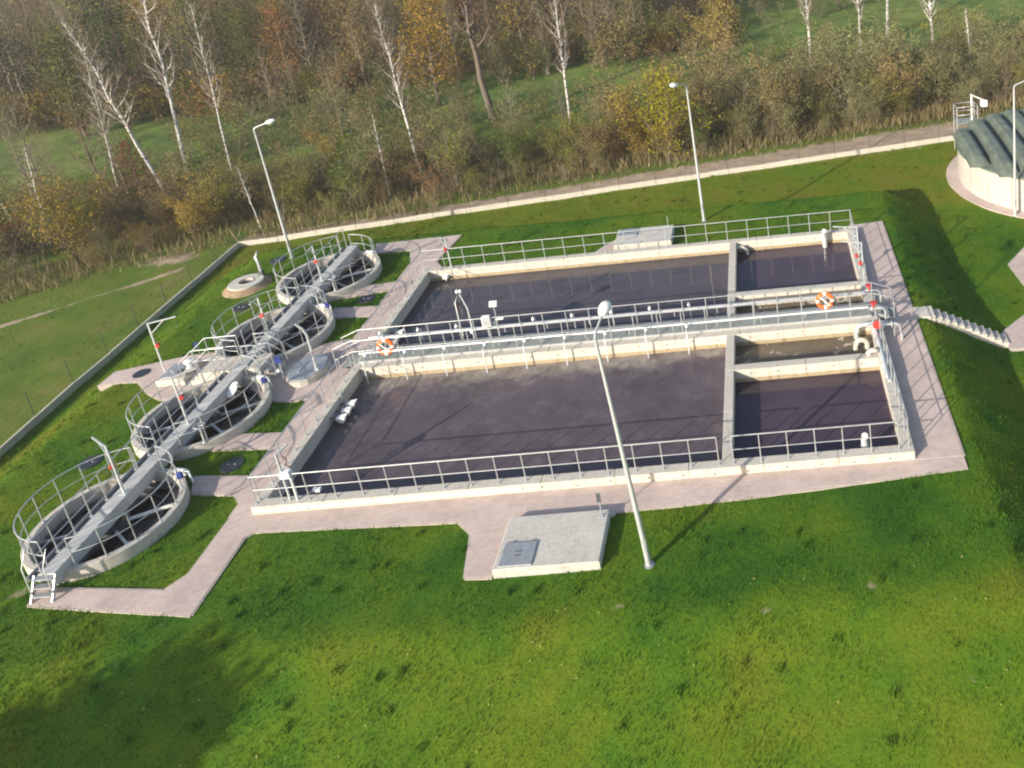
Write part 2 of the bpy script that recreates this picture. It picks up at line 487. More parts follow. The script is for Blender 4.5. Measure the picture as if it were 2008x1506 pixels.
# ------------------------------------------------------------------ paved paths
EXCL_POLY = []; EXCL_CIRC = []
pz = [0]
def paving(name, poly, base=ZP, kerb=True, skip=()):
    pz[0] += 1
    z1 = base + .035 + .004 * (pz[0] % 6)
    o = struct(name, MB().prism(poly, base - .25, z1), M['paving'])
    EXCL_POLY.append(poly)
    if kerb:
        n = len(poly)
        ar = sum(poly[i][0] * poly[(i + 1) % n][1] - poly[(i + 1) % n][0] * poly[i][1] for i in range(n))
        sg = 1 if ar > 0 else -1
        for i in range(n):
            if i in skip: continue
            a, b = Vector(poly[i]), Vector(poly[(i + 1) % n])
            d = (b - a).normalized(); nn = Vector((d.y, -d.x)) * sg
            L = (b - a).length; k = max(1, round(L / 1.0))
            for q in range(k):
                p0 = a + d * (L * q / k + .004) + nn * .03; p1 = a + d * (L * (q + 1) / k - .004) + nn * .03
                mb = MB().bar((p0.x, p0.y, z1 - .12), (p1.x, p1.y, z1 - .12), .058, .215 + .006 * (q % 2))
                mb.build('kerb_stone', M['kerb'], o)
    return o
paving('path_front', [(0.3, -.85), (7.4, -1.15), (8.0, -1.75), (8.35, -3.55), (9.22, -3.6), (9.22, -1.5), (12.65, -1.5), (12.75, -1.3), (17.2, -1.15), (24.3, -.62), (24.3, -.06), (0.3, -.06)], skip=(4, 5, 6, 9, 10, 11))
paving('path_to_steps', [(-5.9, -2.6), (-5.75, -3.25), (0.1, -4.15), (0.05, -1.1), (0.3, -.85), (0.3, -.06), (-1.0, -.06), (-1.0, -2.5), (-1.45, -3.1)], skip=(4, 5))
paving('path_west', [(-1.05, -.06), (-.21, -.06), (-.21, 17.26), (1.5, 17.27), (.45, 17.9), (-.1, 18.7), (.3, 21.9), (-4.7, 21.75), (-4.2, 20.55), (-2.2, 20.5), (-1.6, 19.), (-1.5, 1.1), (-1.05, .6)], skip=(0, 1, 2, 10))
paving('path_branch', [(-3.3, 1.35), (-1.45, 1.1), (-1.45, 2.0), (-3.75, 2.25)], skip=(1, 3))
paving('path_branch', [(-5.3, 3.85), (-1.45, 3.6), (-1.45, 4.45), (-3.4, 4.6), (-4.2, 4.4)], skip=(1, 3, 4))
paving('path_branch', [(-3.5, 13.4), (-1.45, 13.3), (-1.45, 14.2), (-3.9, 14.4)], skip=(1, 3))
paving('path_branch', [(-4.9, 15.3), (-1.45, 15.85), (-1.45, 16.7), (-3.6, 16.5)], skip=(1, 3))
paving('path_middle', [(-4.7, 8.0), (-3.7, 7.1), (-3.0, 6.75), (-2.2, 6.6), (-1.45, 6.7), (-1.45, 11.2), (-2.2, 11.15), (-3.3, 10.8), (-4.3, 10.2)], skip=(4, 8))
paving('path_kite', [(-12.44, 9.15), (-12.4, 10.2), (-10.9, 10.6), (-9.6, 11.0), (-8.4, 11.15), (-7.2, 10.7), (-6.9, 9.6), (-6.9, 8.2), (-7.6, 7.6), (-8.6, 7.65), (-9.5, 8.2), (-10.6, 9.2), (-11.5, 9.3)], skip=(6,))
paving('path_east', [(22.69, -.06), (24.3, -.06), (24.3, 18.35), (22.5, 18.2), (22.5, 17.27), (22.69, 17.27)], skip=(0, 3, 4, 5))
paving('path_back', [(8.5, 17.27), (9.93, 17.27), (9.93, 19.3), (9.4, 18.7)], skip=(0, 1))
paving('yard_paving', [(30.2, 15.45), (31.6, 17.2), (45, 17.6), (45, 12.5), (30.4, 12.5)], ZB)
paving('yard_paving', [(28.25, 8.2), (28.25, 9.5), (29.7, 10.8), (31, 11.2), (45, 11.2), (45, 8.2)], ZB)

# ------------------------------------------------------------------ the big twin basin
BX0, BX1, BY0, BY1, T = -.2, 22.68, -.05, 17.25, .38
ZW = -.58
basin = thing('treatment_basin', 'large rectangular cream concrete treatment basin with a dividing walkway wall, filled with murky water', 'basin', (11.2, 8.6, ZP))
def wall(name, x0, x1, y0, y1, face='concrete_wall', top=0., cap=True):
    """a wall cast in panels about 2.6 m long with open joints, under a coping"""
    L = max(x1 - x0, y1 - y0); k = max(1, round(L / 2.6)); alongx = (x1 - x0) >= (y1 - y0); p = None
    for q in range(k):
        g0, g1 = (.006 if q else 0), (.006 if q < k - 1 else 0)
        if alongx: r = (x0 + L * q / k + g0, x0 + L * (q + 1) / k - g1, y0, y1)
        else: r = (x0, x1, y0 + L * q / k + g0, y0 + L * (q + 1) / k - g1)
        w_ = MB().box(*r, -2.6, top - .035).build(name, M[face], basin)
        c_ = .012 * cap
        e0, e1 = (c_ if q == 0 else -.002), (c_ if q == k - 1 else -.002)
        if alongx: MB().bbox(r[0] - e0, r[1] + e1, y0 - c_, y1 + c_, top - .034, top, .012).build('coping', M['concrete'], w_)
        else: MB().bbox(x0 - c_, x1 + c_, r[2] - e0, r[3] + e1, top - .034, top, .012).build('coping', M['concrete'], w_)
        p = p or w_
    return p
MY0, MY1 = 8.1, 9.6
wall('front_wall', BX0, BX1, BY0, BY0 + T)
wall('back_wall', BX0, BX1, BY1 - T, BY1)
wall('side_wall', BX0, BX0 + T, BY0 + T + .014, BY1 - T - .014)
wall('side_wall', BX1 - T, BX1, BY0 + T + .014, BY1 - T - .014)
wall('middle_wall', BX0 + T + .014, BX1 - T - .014, MY0, MY1)
DX0, DX1 = 16.2, 16.53
wall('dividing_wall', DX0, DX1, BY0 + T + .014, MY0 - .014, top=-.004)
wall('dividing_wall', DX0, DX1, MY1 + .014, BY1 - T - .014, top=-.004)
wall('channel_wall', DX1 + .014, BX1 - T - .014, 5.5, 5.88, top=-.008)
wall('channel_wall', DX1 + .014, BX1 - T - .014, 11.3, 11.68, top=-.008)
# brown waterline stain, a thin proud band on the inner faces that catch the sun
for (x0, x1, y) in ((BX0 + T + .02, DX0 - .02, MY0), (DX1 + .02, BX1 - T - .02, MY0), (BX0 + T + .02, DX0 - .02, BY1 - T), (DX1 + .02, BX1 - T - .02, BY1 - T), (DX1 + .03, BX1 - T - .03, 5.5)):
    MB().box(x0, x1, y - .004, y, ZW - .4, ZW + .17).build('waterline_stain', M['concrete_wet'], basin)
# formwork tie plugs: too small to pick apart one by one
mb = MB(); k = 0
for x in np.arange(.6, 22.4, 1.18):
    for (y, sg) in ((BY0, -1), (MY0, -1), (BY1 - T, -1)):
        z = -.19 + random.uniform(-.05, .05); xx = x + random.uniform(-.1, .1)
        mb.cyl((xx, y + .01, z), (xx, y - .012, z), .032, n=7)
for x in np.arange(17.2, 22, 1.1): mb.cyl((x, 5.51, -.2), (x, 5.49, -.2), .032, n=7)
o = mb.build('tie_plugs', M['darkgrey'], basin); o['kind'] = 'stuff'
# the pale cable duct along the left of the front wall
tag(MB().box(-.15, 9.3, BY0 - .055, BY0 - .012, -.17, -.12).build('cable_duct', M['white']), 'long thin white cable duct fixed along the left half of the basin front', 'duct')
def wsheet(x0, x1, y0, y1, m):
    o = struct('water', MB().add([(x0, y0, ZW), (x1, y0, ZW), (x1, y1, ZW), (x0, y1, ZW)], [(0, 1, 2, 3)]), M[m])
    return o
e = .1
wsheet(BX0 + T - e, DX0 + e, BY0 + T - e, MY0 + e, 'water_aerated')
wsheet(BX0 + T - e, DX0 + e, MY1 - e, BY1 - T + e, 'water_still')
wsheet(DX1 - e, BX1 - T + e, BY0 + T - e, 5.5 + e, 'water_deep')
wsheet(DX1 - e, BX1 - T + e, 5.88 - e, MY0 + e, 'water_foamy')
wsheet(DX1 - e, BX1 - T + e, MY1 - e, 11.3 + e, 'water_foamy')
wsheet(DX1 - e, BX1 - T + e, 11.68 - e, BY1 - T + e, 'water_deep')

# ------------------------------------------------------------------ railings
POSTS = {}
def post_mesh(h, r=.021, plate=True):
    k = (round(h, 2), r, plate)
    if k not in POSTS:
        mb = MB().cyl((0, 0, 0), (0, 0, h), r, n=7)
        if plate: mb.box(-.055, .055, -.055, .055, -.002, .012)
        POSTS[k] = mb.mesh('post', M['steel'])
    return POSTS[k]
def railing(name, label, pts, group=None, step=.95, h=1.1, mid=True, ends=True, rr=.021, plate=True, closed=False, smoothpts=False):
    """pts: foot points of the run; posts at even steps, a top rail and a middle rail"""
    pts = [Vector(p) for p in pts]
    t = thing(name, label, 'railing', pts[0], group)
    top = [p + Vector((0, 0, h)) for p in pts]; md = [p + Vector((0, 0, h * .5)) for p in pts]
    MB().tube(top, rr, 8).build('top_rail', M['steel'], t)
    if mid: MB().tube(md, rr * .72, 6).build('middle_rail', M['steel'], t)
    me = post_mesh(h - rr * .5, plate=plate)
    if smoothpts:
        L = [0]
        for a, b in zip(pts, pts[1:]): L.append(L[-1] + (b - a).length)
        n = max(1, round(L[-1] / step))
        for i in range(n + 1):
            s_ = L[-1] * i / n
            j = max(0, min(len(pts) - 2, int(np.searchsorted(L, s_, 'right')) - 1))
            f = (s_ - L[j]) / max(1e-6, L[j + 1] - L[j])
            inst('post', me, pts[j].lerp(pts[j + 1], f), t)
    else:
        for q, (a, b) in enumerate(zip(pts, pts[1:])):
            n = max(1, round((b - a).length / step))
            for i in range(n + 1):
                if i == 0 and q > 0: continue
                inst('post', me, a.lerp(b, i / n), t)
    return t
railing('basin_railing', 'long steel railing along the front edge of the murky aerated basin', [(-.08, .12, 0), (16.1, .12, 0)])
railing('basin_railing', 'short steel railing in front of the dark front right compartment', [(16.6, .12, 0), (22.2, .12, 0)])
railing('basin_railing', 'steel railing along the back edge of the basin beside the lawn', [(-.05, 17.08, 0), (22.56, 17.08, 0)], step=1.07)
railing('basin_railing', 'steel railing on the left basin wall between front corner and walkway', [(-.06, .3, 0), (-.06, 8.0, 0)], step=.83)
railing('basin_railing', 'steel railing on the left basin wall between walkway and back corner', [(-.06, 9.75, 0), (-.06, 16.9, 0)], step=.9)
railing('basin_railing', 'steel railing on the right basin wall, front half beside the paving', [(22.54, .25, 0), (22.54, 6.6, 0)], step=.9)
railing('basin_railing', 'steel railing on the right basin wall, far half up to the corner', [(22.54, 11.0, 0), (22.54, 16.95, 0)], step=1.0)

# ------------------------------------------------------------------ walkway between the two halves
wk = thing('walkway', 'grey steel grating walkway on the middle wall of the basin', 'walkway', (11.2, 9.0, 0))
for i in range(12):
    x0 = .0 + i * 1.87; mb = MB().bbox(x0 + .004, x0 + 1.866, 8.52, 9.5, .05, .085, .006)
    mb.build('grating_panel', M['grating'], wk)
MB().box(.0, 22.44, 8.48, 8.51, .002, .10).build('edge_angle', M['steel'], wk)
MB().box(.0, 22.44, 9.51, 9.54, .002, .10).build('edge_angle', M['steel'], wk)
for sx, xa in ((-1, -.02), (1, 22.46)):
    for q in range(3):
        xs = sorted((xa + sx * .24 * q, xa + sx * .24 * (q + 1)))
        if sx > 0: xs = [xs[0] + .22, xs[1] + .22]
        else: xs = [xs[0] - .2, xs[1] - .2]
        MB().bbox(xs[0], xs[1] - .01, 8.6, 9.42, -.02 - .11 * q - .03, -.02 - .11 * q, .004).build('stair_tread', M['grating'], wk)
def sloped(name, label, pts, group=None):
    """railing with a sloping end piece: explicit rail points (tops) and posts at those flagged"""
    t = thing(name, label, 'railing', pts[0][:3], group)
    tp = [Vector(p[:3]) + Vector((0, 0, 1.1)) for p in pts]
    MB().tube(tp, .020, 8).build('top_rail', M['steel'], t)
    MB().tube([p - Vector((0, 0, .53)) for p in tp], .017, 6).build('middle_rail', M['steel'], t)
    for a, b in zip(pts, pts[1:]):
        a, b = Vector(a[:3]), Vector(b[:3]); n = max(1, round((b - a).length / 1.05))
        for i in range(n):
            inst('post', post_mesh(1.09), a.lerp(b, i / n), t)
    inst('post', post_mesh(1.09), pts[-1][:3], t)
    return t
RB, RA = 8.55, 9.47
sloped('walkway_railing', 'front railing of the walkway on the middle wall, stepping down at both ends', [(-1.05, RB, -.33), (-.2, RB, .0), (22.6, RB, .0), (23.4, RB, -.33)])
sloped('walkway_railing', 'rear railing of the walkway on the middle wall, bounding the still back basin', [(-1.05, RA, -.33), (-.2, RA, .0), (22.6, RA, .0), (23.4, RA, -.33)])

def air_pipe(label, y, z, xs, drop, out):
    t = thing('air_pipe', label, 'pipe', (.1, y, z))
    MB().tube([(.15, y, z), (22.3, y, z)], .052, 12).build('header_pipe', M['white_steel'], t)
    fl = MB().cyl((-.02, 0, 0), (.02, 0, 0), .074, n=10).mesh('flange', M['steel'])
    for x in np.arange(1.0, 22, 1.75):
        inst('flange', fl, (float(x), y, z), t)
    br = MB().bar((0, 0, -.3), (0, 0, -.06), .03, .03).mesh('pipe_bracket', M['steel'])
    for x in np.arange(.6, 22, 1.9): inst('pipe_bracket', br, (float(x), y + (.05 if out < 0 else -.05), z), t)
    k = -1 if out < 0 else 1
    dm = MB().tube([(0, 0, .0), (0, out * .55, .03), (0, out * .9, .0), (0, out, -.1), (0, out, drop)], .028, 8).mesh('drop_pipe', M['white_steel'])
    vm = MB().sphere((0, out * .45, .06), .075, 9, 6); vm.cyl((0, out * .45, .1), (0, out * .45, .2), .02, n=6); vm = vm.mesh('valve', M['white'])
    hm = MB().bar((-.08, out * .45, .2), (.08, out * .45, .2), .03, .015).mesh('valve_handle', M['darkgrey'])
    for x in xs:
        inst('drop_pipe', dm, (float(x), y, z), t)
        v = inst('valve', vm, (float(x), y, z), t)
        h_ = bpy.data.objects.new('valve_handle', hm); COL.objects.link(h_); h_.parent = v
    return t
DROPS = [0.55 + 1.75 * i for i in range(9)]
air_pipe('shiny white air pipe on the front walkway railing with drop pipes into the aerated basin', 8.44, .52, DROPS, -1.2, -.62)
air_pipe('shiny white air pipe on the rear walkway railing over the still back basin', 9.58, .58, DROPS, -1.3, .5)

# ------------------------------------------------------------------ lifebuoys
def lifebuoy(label, c, tilt, group='orange lifebuoys'):
    t = thing('lifebuoy', label, 'lifebuoy', c, group)
    R, r = .31, .085
    e1 = Vector((1, 0, 0)); e2 = Vector((0, math.sin(tilt), math.cos(tilt)))
    nrm = e1.cross(e2)
    C = Vector(c)
    def arc(a0, a1, rad, n):
        return [C + (e1 * math.cos(a0 + (a1 - a0) * i / n) + e2 * math.sin(a0 + (a1 - a0) * i / n)) * R for i in range(n + 1)]
    for q in range(4):
        MB().tube(arc(q * math.pi / 2 + .18, (q + 1) * math.pi / 2 - .18, r, 10), r, 10).build('ring_segment', M['orange'], t)
        MB().tube(arc(q * math.pi / 2 - .18, q * math.pi / 2 + .18, r, 4), r * 1.03, 10).build('white_band', M['white'], t)
    rp = [C + (e1 * math.cos(a) + e2 * math.sin(a)) * (R * (.62 if i % 2 else 1.32)) + nrm * .04 for i, a in enumerate(np.linspace(0, 2 * math.pi, 16, endpoint=False))]
    MB().tube(rp, .011, 5, closed=True).build('grab_rope', M['white'], t)
    a, b = C - e1 * .22 + e2 * .2 + nrm * .06, C + e1 * .2 - e2 * .22 + nrm * .06
    MB().tube([a, C + nrm * .1, b], .03, 6).build('throw_line', M['white'], t)
lifebuoy('orange and white lifebuoy at the left end of the walkway, low on the railing', (1.35, 8.49, .72), .1)
lifebuoy('orange and white lifebuoy on the walkway railing near its right end', (20.5, 8.46, 1.02), .1)

# ------------------------------------------------------------------ walkway equipment
t = thing('control_cabinet', 'light grey control cabinet on the walkway railing', 'cabinet', (5.6, 9.45, .0))
MB().bbox(5.42, 5.78, 9.33, 9.55, .72, 1.22, .02).build('box', M['white'], t)
MB().box(5.45, 5.75, 9.32, 9.328, .76, 1.18).build('door', M['steel'], t)
MB().cyl((5.6, 9.44, .09), (5.6, 9.44, .73), .035).build('stand', M['steel'], t)
t = thing('floodlight', 'small square floodlight on a post above the walkway', 'floodlight', (6.0, 9.62, .0))
MB().cyl((6.0, 9.62, .05), (6.0, 9.62, 1.55), .025).build('post', M['steel'], t)
hd = MB(); hd.bar((6.0, 9.70, 1.62), (6.0, 9.56, 1.72), .34, .26); hd.build('lamp_housing', M['hatch'], t)
MB().bar((6.0, 9.552, 1.725), (6.0, 9.545, 1.73), .24, .17).build('lamp_lens', M['glass'], t)
MB().cyl((6.0, 9.5, .98), (6.35, 9.5, 1.0), .05).build('cross_arm', M['white'], t)
t = thing('sensor_mast', 'slim twin pole mast with two white sensors over the walkway', 'mast', (4.6, 9.55, 0))
MB().tube([(4.35, 9.55, .05), (4.35, 9.55, 1.95), (4.55, 9.62, 2.35)], .026, 8).build('pole', M['steel'], t)
MB().tube([(4.85, 9.55, .05), (4.85, 9.55, 1.6), (4.62, 9.62, 2.3)], .03, 8).build('pole', M['white_steel'], t)
for dx in (-.06, .09): MB().sphere((4.58 + dx, 9.62, 2.45), .07, 9, 6, 1.4).build('sensor', M['white'], t)
MB().box(4.75, 4.86, 9.48, 9.54, .4, .62).build('junction_box', M['white'], t)

# ------------------------------------------------------------------ street lamps
def street_lamp(label, x, y, z, ang, H=8.0, group='street lamps', lean=0.):
    t = thing('street_lamp', label, 'street lamp', (x, y, z), group)
    MB().tube([(x, y, z - .2), (x + lean * .15, y, z + 1.2), (x + lean, y, z + H)], [.092, .082, .044], 10).build('pole', M['zinc'], t)
    MB().lathe((x, y), [(0.02, z + .0), (.16, z + .0), (.16, z + .03), (.02, z + .03)], 12).build('base_plate', M['hatch'], t)
    MB().box(x - .035, x + .035, y - .09, y - .07, z + .7, z + 1.05).build('access_door', M['hatch'], t)
    d = Vector((math.cos(ang), math.sin(ang), 0))
    p = Vector((x + lean, y, z + H))
    MB().tube([p, p + d * .10 + Vector((0, 0, .10)), p + d * .75 + Vector((0, 0, .28))], [.045, .04, .034], 8).build('arm', M['zinc'], t)
    # drop-shaped luminaire head
    c0 = p + d * .68 + Vector((0, 0, .26)); ax = (d + Vector((0, 0, .22))).normalized()
    side = Vector((-d.y, d.x, 0)); up = ax.cross(side) * -1
    if up.z < 0: up = -up
    vs = []; fs = []; n = 12; prof = [(0, .03), (.05, .09), (.14, .15), (.30, .185), (.44, .18), (.55, .12), (.60, .02)]
    for (s_, rr) in prof:
        for j in range(n):
            a = 2 * math.pi * j / n
            v = c0 + ax * s_ + side * rr * math.cos(a) + up * rr * (.75 if math.sin(a) > 0 else .55) * math.sin(a)
            vs.append(v)
    for i in range(len(prof) - 1):
        for j in range(n): fs.append((i * n + j, i * n + (j + 1) % n, (i + 1) * n + (j + 1) % n, (i + 1) * n + j))
    hd = MB(); hd.add(vs, fs, True); head = hd.build('lamp_head', M['glass'], t)
    lv = [c0 + ax * (.31 + .20 * math.cos(a)) + side * .13 * math.sin(a) - up * .105 for a in np.linspace(0, 2 * math.pi, 14, endpoint=False)]
    MB().add(lv, [tuple(range(14))]).build('lens', M['white'], head)
street_lamp('tall grey street lamp on the lawn in front of the basin, beside the concrete slab', 14.03, -3.6, ZP, R_(80), 7.95, lean=-.38)
street_lamp('tall grey street lamp at the far left behind the round tanks', -9.45, 21.1, ZP, R_(5), 7.9)
street_lamp('tall grey street lamp on the lawn behind the back railing of the basin', 14.65, 20.7, ZP, R_(235), 7.95)
street_lamp('tall grey street lamp at the right edge in front of the green roofed tank', 32.1, 20.9, ZB, R_(10), 7.6)

# ------------------------------------------------------------------ round clarifier tanks
ZR = .06
ZCW = -.47
def clarifier(label, c, i):
    x, y = c; CR = CRS[i]; q_ = CR - 2.63
    t = thing('clarifier_tank', label, 'tank', (x, y, ZP), 'round clarifier tanks in a row')
    MB().lathe(c, [(CR, -1.2), (CR, ZR - .015), (CR - .015, ZR), (2.42 + q_, ZR), (2.405 + q_, ZR - .015), (2.405 + q_, -1.6)], 64).build('ring_wall', M['concrete'], t)
    ln = MB().lathe(c, [(2.40 + q_, -.40), (2.18 + q_, -.40), (2.18 + q_, -.30), (2.15 + q_, -.30), (2.15 + q_, -.50), (2.40 + q_, -.50)], 64).build('launder', M['darkgrey'], t)
    tv = MB()                       # v-notch weir teeth on the launder's edge
    for q in range(0, 96):
        a = 2 * math.pi * q / 96; b = a + 2 * math.pi / 96 * .55
        r = 2.165 + q_
        tv.add([(x + r * math.cos(a), y + r * math.sin(a), -.301), (x + r * math.cos(b), y + r * math.sin(b), -.301), (x + r * math.cos((a + b) / 2), y + r * math.sin((a + b) / 2), -.25)], [(0, 1, 2), (2, 1, 0)])
    o = tv.build('weir_teeth', M['steel'], ln); o['kind'] = 'stuff'
    MB().lathe(c, [(1.80 + q_, -.75), (1.82 + q_, -.75), (1.82 + q_, -.36), (1.80 + q_, -.36)], 56).build('scum_baffle', M['darkgrey'], t)
    MB().lathe((x, y + .1), [(.52, -1.2), (.54, -1.2), (.54, -.2), (.52, -.2)], 32).build('stilling_well', M['darkgrey'], t)
    for k, a in enumerate((R_(24), R_(196), R_(322))):
        d = Vector((math.cos(a), math.sin(a), 0))
        p0 = Vector((x, y, -.33)) + d * .55; p1 = Vector((x, y, -.33)) + d * (2.35 + q_)
        MB().bar(p0, p1, .09, .08).build('support_beam', M['white'] if k == 0 and i in (0, 3) else M['steel'], t)
    MB().bbox(x + 1.15, x + 1.6, y - 1.2, y - .8, -.62, -.36).build('scum_box', M['hatch'], t)
    MB().tube([(x + 1.55, y - 1.0, -.42), (x + 1.9 + q_, y - .88, -.3), (x + 2.25 + q_, y - .75, -.25)], .04, 8).build('scum_pipe', M['steel'], t)
    MB().bbox(x - 1.25, x - .75, y - 1.15, y - .98, -.5, -.38).build('scraper_blade', M['white'], t)
    struct('water', MB().disc((x, y, ZCW), 2.44 + q_), M['water_black'])
    EXCL_CIRC.append((x, y, CR + .02))
names = ['nearest of the four round concrete clarifier tanks, beside the metal steps', 'second nearest round concrete clarifier tank, in front of the middle platform', 'third round concrete clarifier tank, just behind the middle platform', 'farthest of the four round concrete clarifier tanks, below the far left lamp']
for i, (c, nm) in enumerate(zip(CL, names)): clarifier(nm, c, i)

def arc_pts(c, a0, a1, r, z, n=28):
    return [(c[0] + r * math.cos(a0 + (a1 - a0) * i / n), c[1] + r * math.sin(a0 + (a1 - a0) * i / n), z) for i in range(n + 1)]
which = ['nearest', 'second nearest', 'third', 'farthest']
for i, c in enumerate(CL):
    gr = 'curved railings on the clarifier rims'
    railing('curved_railing', 'curved steel railing round the left half of the %s round tank' % which[i], arc_pts(c, R_(262), R_(99), CRS[i] - .15, ZR), gr, step=.85, smoothpts=True)
    if i < 3:
        railing('curved_railing', 'curved steel railing round the right half of the %s round tank' % which[i], arc_pts(c, R_(284), R_(284 + 150), CRS[i] - .15, ZR), gr, step=.85, smoothpts=True)
    else:
        railing('curved_railing', 'curved steel railing round the right half of the farthest round tank', arc_pts(c, R_(284), R_(284 + 160), CRS[i] - .15, ZR), gr, step=.85, smoothpts=True)

# service bridge across the four tanks
bz = .34
br = thing('service_bridge', 'long straight grey service bridge running across all four round tanks', 'bridge', (-5.35, -2.75, ZP))
ys = [-2.75, -.1, 2.9, 5.85, 8.35, 9.75, 11.85, 14.75, 17.6, 20.45]
for a, b in zip(ys, ys[1:]):
    MB().bbox(-5.60, -5.06, a + .006, b - .006, bz - .05, bz, .01).build('deck_plate', M['bridge'], br)
    MB().box(-5.60, -5.54, a, b, bz - .52, bz - .052).build('girder', M['hatch'], br)
    MB().box(-5.12, -5.07, a, b, bz - .46, bz - .052).build('girder', M['bridge'], br)
    MB().box(-5.98, -5.70, a + .004, b - .004, bz - .22, bz - .16).build('cable_tray', M['darkgrey'], br)
    MB().box(-5.99, -5.965, a, b, bz - .24, bz - .06).build('tray_edge', M['steel'], br)
railing('bridge_railing', 'straight railing on the left edge of the service bridge, near part', [(-5.66, -2.55, bz), (-5.66, 8.3, bz)], step=.8)
railing('bridge_railing', 'straight railing on the left edge of the service bridge, far part', [(-5.66, 9.8, bz), (-5.66, 20.3, bz)], step=.8)
# lateral struts that carry the bridge down to the rims
for c, r_ in zip(CL, CRS):
    for s_ in (-1, 1):
        yy = c[1] + s_ * (r_ - .14)
        MB().box(-5.55, -5.1, yy - .1, yy + .1, ZR - .002, bz - .53 if False else bz - .055).build('bearing', M['concrete'], br)

# metal steps at the near end of the bridge
t = thing('access_steps', 'short white metal steps up to the near end of the service bridge', 'steps', (-5.35, -2.9, ZP))
for xx in (-5.68, -4.98):
    MB().bar((xx, -3.2, ZP + .04), (xx, -2.76, bz), .04, .10, (0, 1, 0)).build('stringer', M['steel'], t)
for q in range(3):
    z = ZP + .24 + .22 * q; yy = -3.09 + .12 * q
    MB().bbox(-5.65, -5.01, yy - .1, yy + .1, z - .03, z, .004).build('tread', M['hatch'], t)
for xx in (-5.68, -4.98):
    MB().tube([(xx, -3.1, ZP + .1), (xx, -3.05, bz + .55), (xx, -2.72, bz + .98)], .02, 7).build('handrail', M['steel'], t)

# lifting davits with red winches on the bridge
def davit(name, label, p, H, ang, arm=.9, back=True, group='lifting davits with red winches', red=.55):
    t = thing(name, label, 'davit', p, group)
    x, y, z = p
    d = Vector((math.cos(ang), math.sin(ang), 0))
    b = Vector(p)
    MB().bar(b, b + Vector((0, 0, H)), .058, .058).build('post', M['zinc'], t)
    MB().bar(b + Vector((0, 0, H - .03)), b + d * arm + Vector((0, 0, H + .10)), .05, .05).build('jib', M['zinc'], t)
    MB().bar(b + Vector((0, 0, H - .55)), b + d * arm * .55 + Vector((0, 0, H + .02)), .045, .045).build('brace', M['zinc'], t)
    MB().box(x - .12, x + .12, y - .12, y + .12, z, z + .02).build('foot_plate', M['zinc'], t)
    wv = b + d * .10 + Vector((0, 0, H * red))
    s_ = Vector((-d.y, d.x, 0))
    wn = MB().cyl(wv - s_ * .08, wv + s_ * .08, .085, n=12).build('winch', M['red'], t)
    MB().tube([wv + s_ * .12, wv + s_ * .2, wv + s_ * .2 + Vector((0, 0, -.2))], .014, 6).build('crank', M['darkgrey'], wn)
    e = b + d * arm * .95 + Vector((0, 0, H + .07))
    MB().cyl(e, e - Vector((0, 0, .35)), .007, n=5).build('cable', M['darkgrey'], t)
    MB().tube([e - Vector((0, 0, .35)), e - Vector((.03, 0, .41)), e - Vector((0, 0, .46)), e - Vector((-.03, 0, .42))], .012, 6).build('hook', M['darkgrey'], t)
    return t
davit('lifting_davit', 'steel lifting davit with red winch on the bridge over the nearest round tank', (-5.25, .85, bz), 2.0, R_(150))
davit('lifting_davit', 'steel lifting davit with red winch on the bridge over the second round tank', (-5.3, 4.72, bz), 2.15, R_(20))
davit('lifting_davit', 'steel lifting davit standing on the bridge over the third round tank', (-5.3, 11.05, bz), 2.05, R_(280))
davit('lifting_davit', 'steel lifting davit standing on the bridge over the farthest round tank', (-5.3, 16.4, bz), 2.0, R_(285))
davit('lifting_davit', 'steel lifting davit with long jib on the left pavement by the square chamber', (-9.7, 9.75, ZP + .04), 2.6, R_(8), 1.25)
davit('lifting_davit', 'steel davit with red winch at the back left corner of the basin', (1.35, 17.1, .0), 1.75, R_(200), .5, red=.62)
# handwheels on rim stands
def handwheel(label, p, h=.75):
    t = thing('handwheel', label, 'handwheel', p, 'handwheel stands on the tank rims')
    x, y, z = p
    MB().tube([(x, y, z), (x, y, z + .12), (x, y, z + h)], [.08, .045, .035], 9).build('stand', M['steel'], t)
    w_ = MB().tube([(x + .2 * math.cos(a), y + .2 * math.sin(a), z + h + .02) for a in np.linspace(0, 2 * math.pi, 20, endpoint=False)], .018, 6, closed=True).build('wheel_rim', M['steel'], t)
    for a in (0, 2.1, 4.2): MB().cyl((x, y, z + h + .02), (x + .2 * math.cos(a), y + .2 * math.sin(a), z + h + .02), .012, n=5).build('spoke', M['steel'], w_)
handwheel('small handwheel on a stand at the front rim of the second round tank', (CL[1][0] + 1.35, CL[1][1] - 2.08, ZR))
handwheel('small handwheel on a stand at the front rim of the farthest round tank', (CL[3][0] + 1.3, CL[3][1] - 2.1, ZR))
handwheel('small handwheel between the third and farthest round tanks, on the rear rim', (CL[2][0] + 1.1, CL[2][1] + 2.2, ZR))
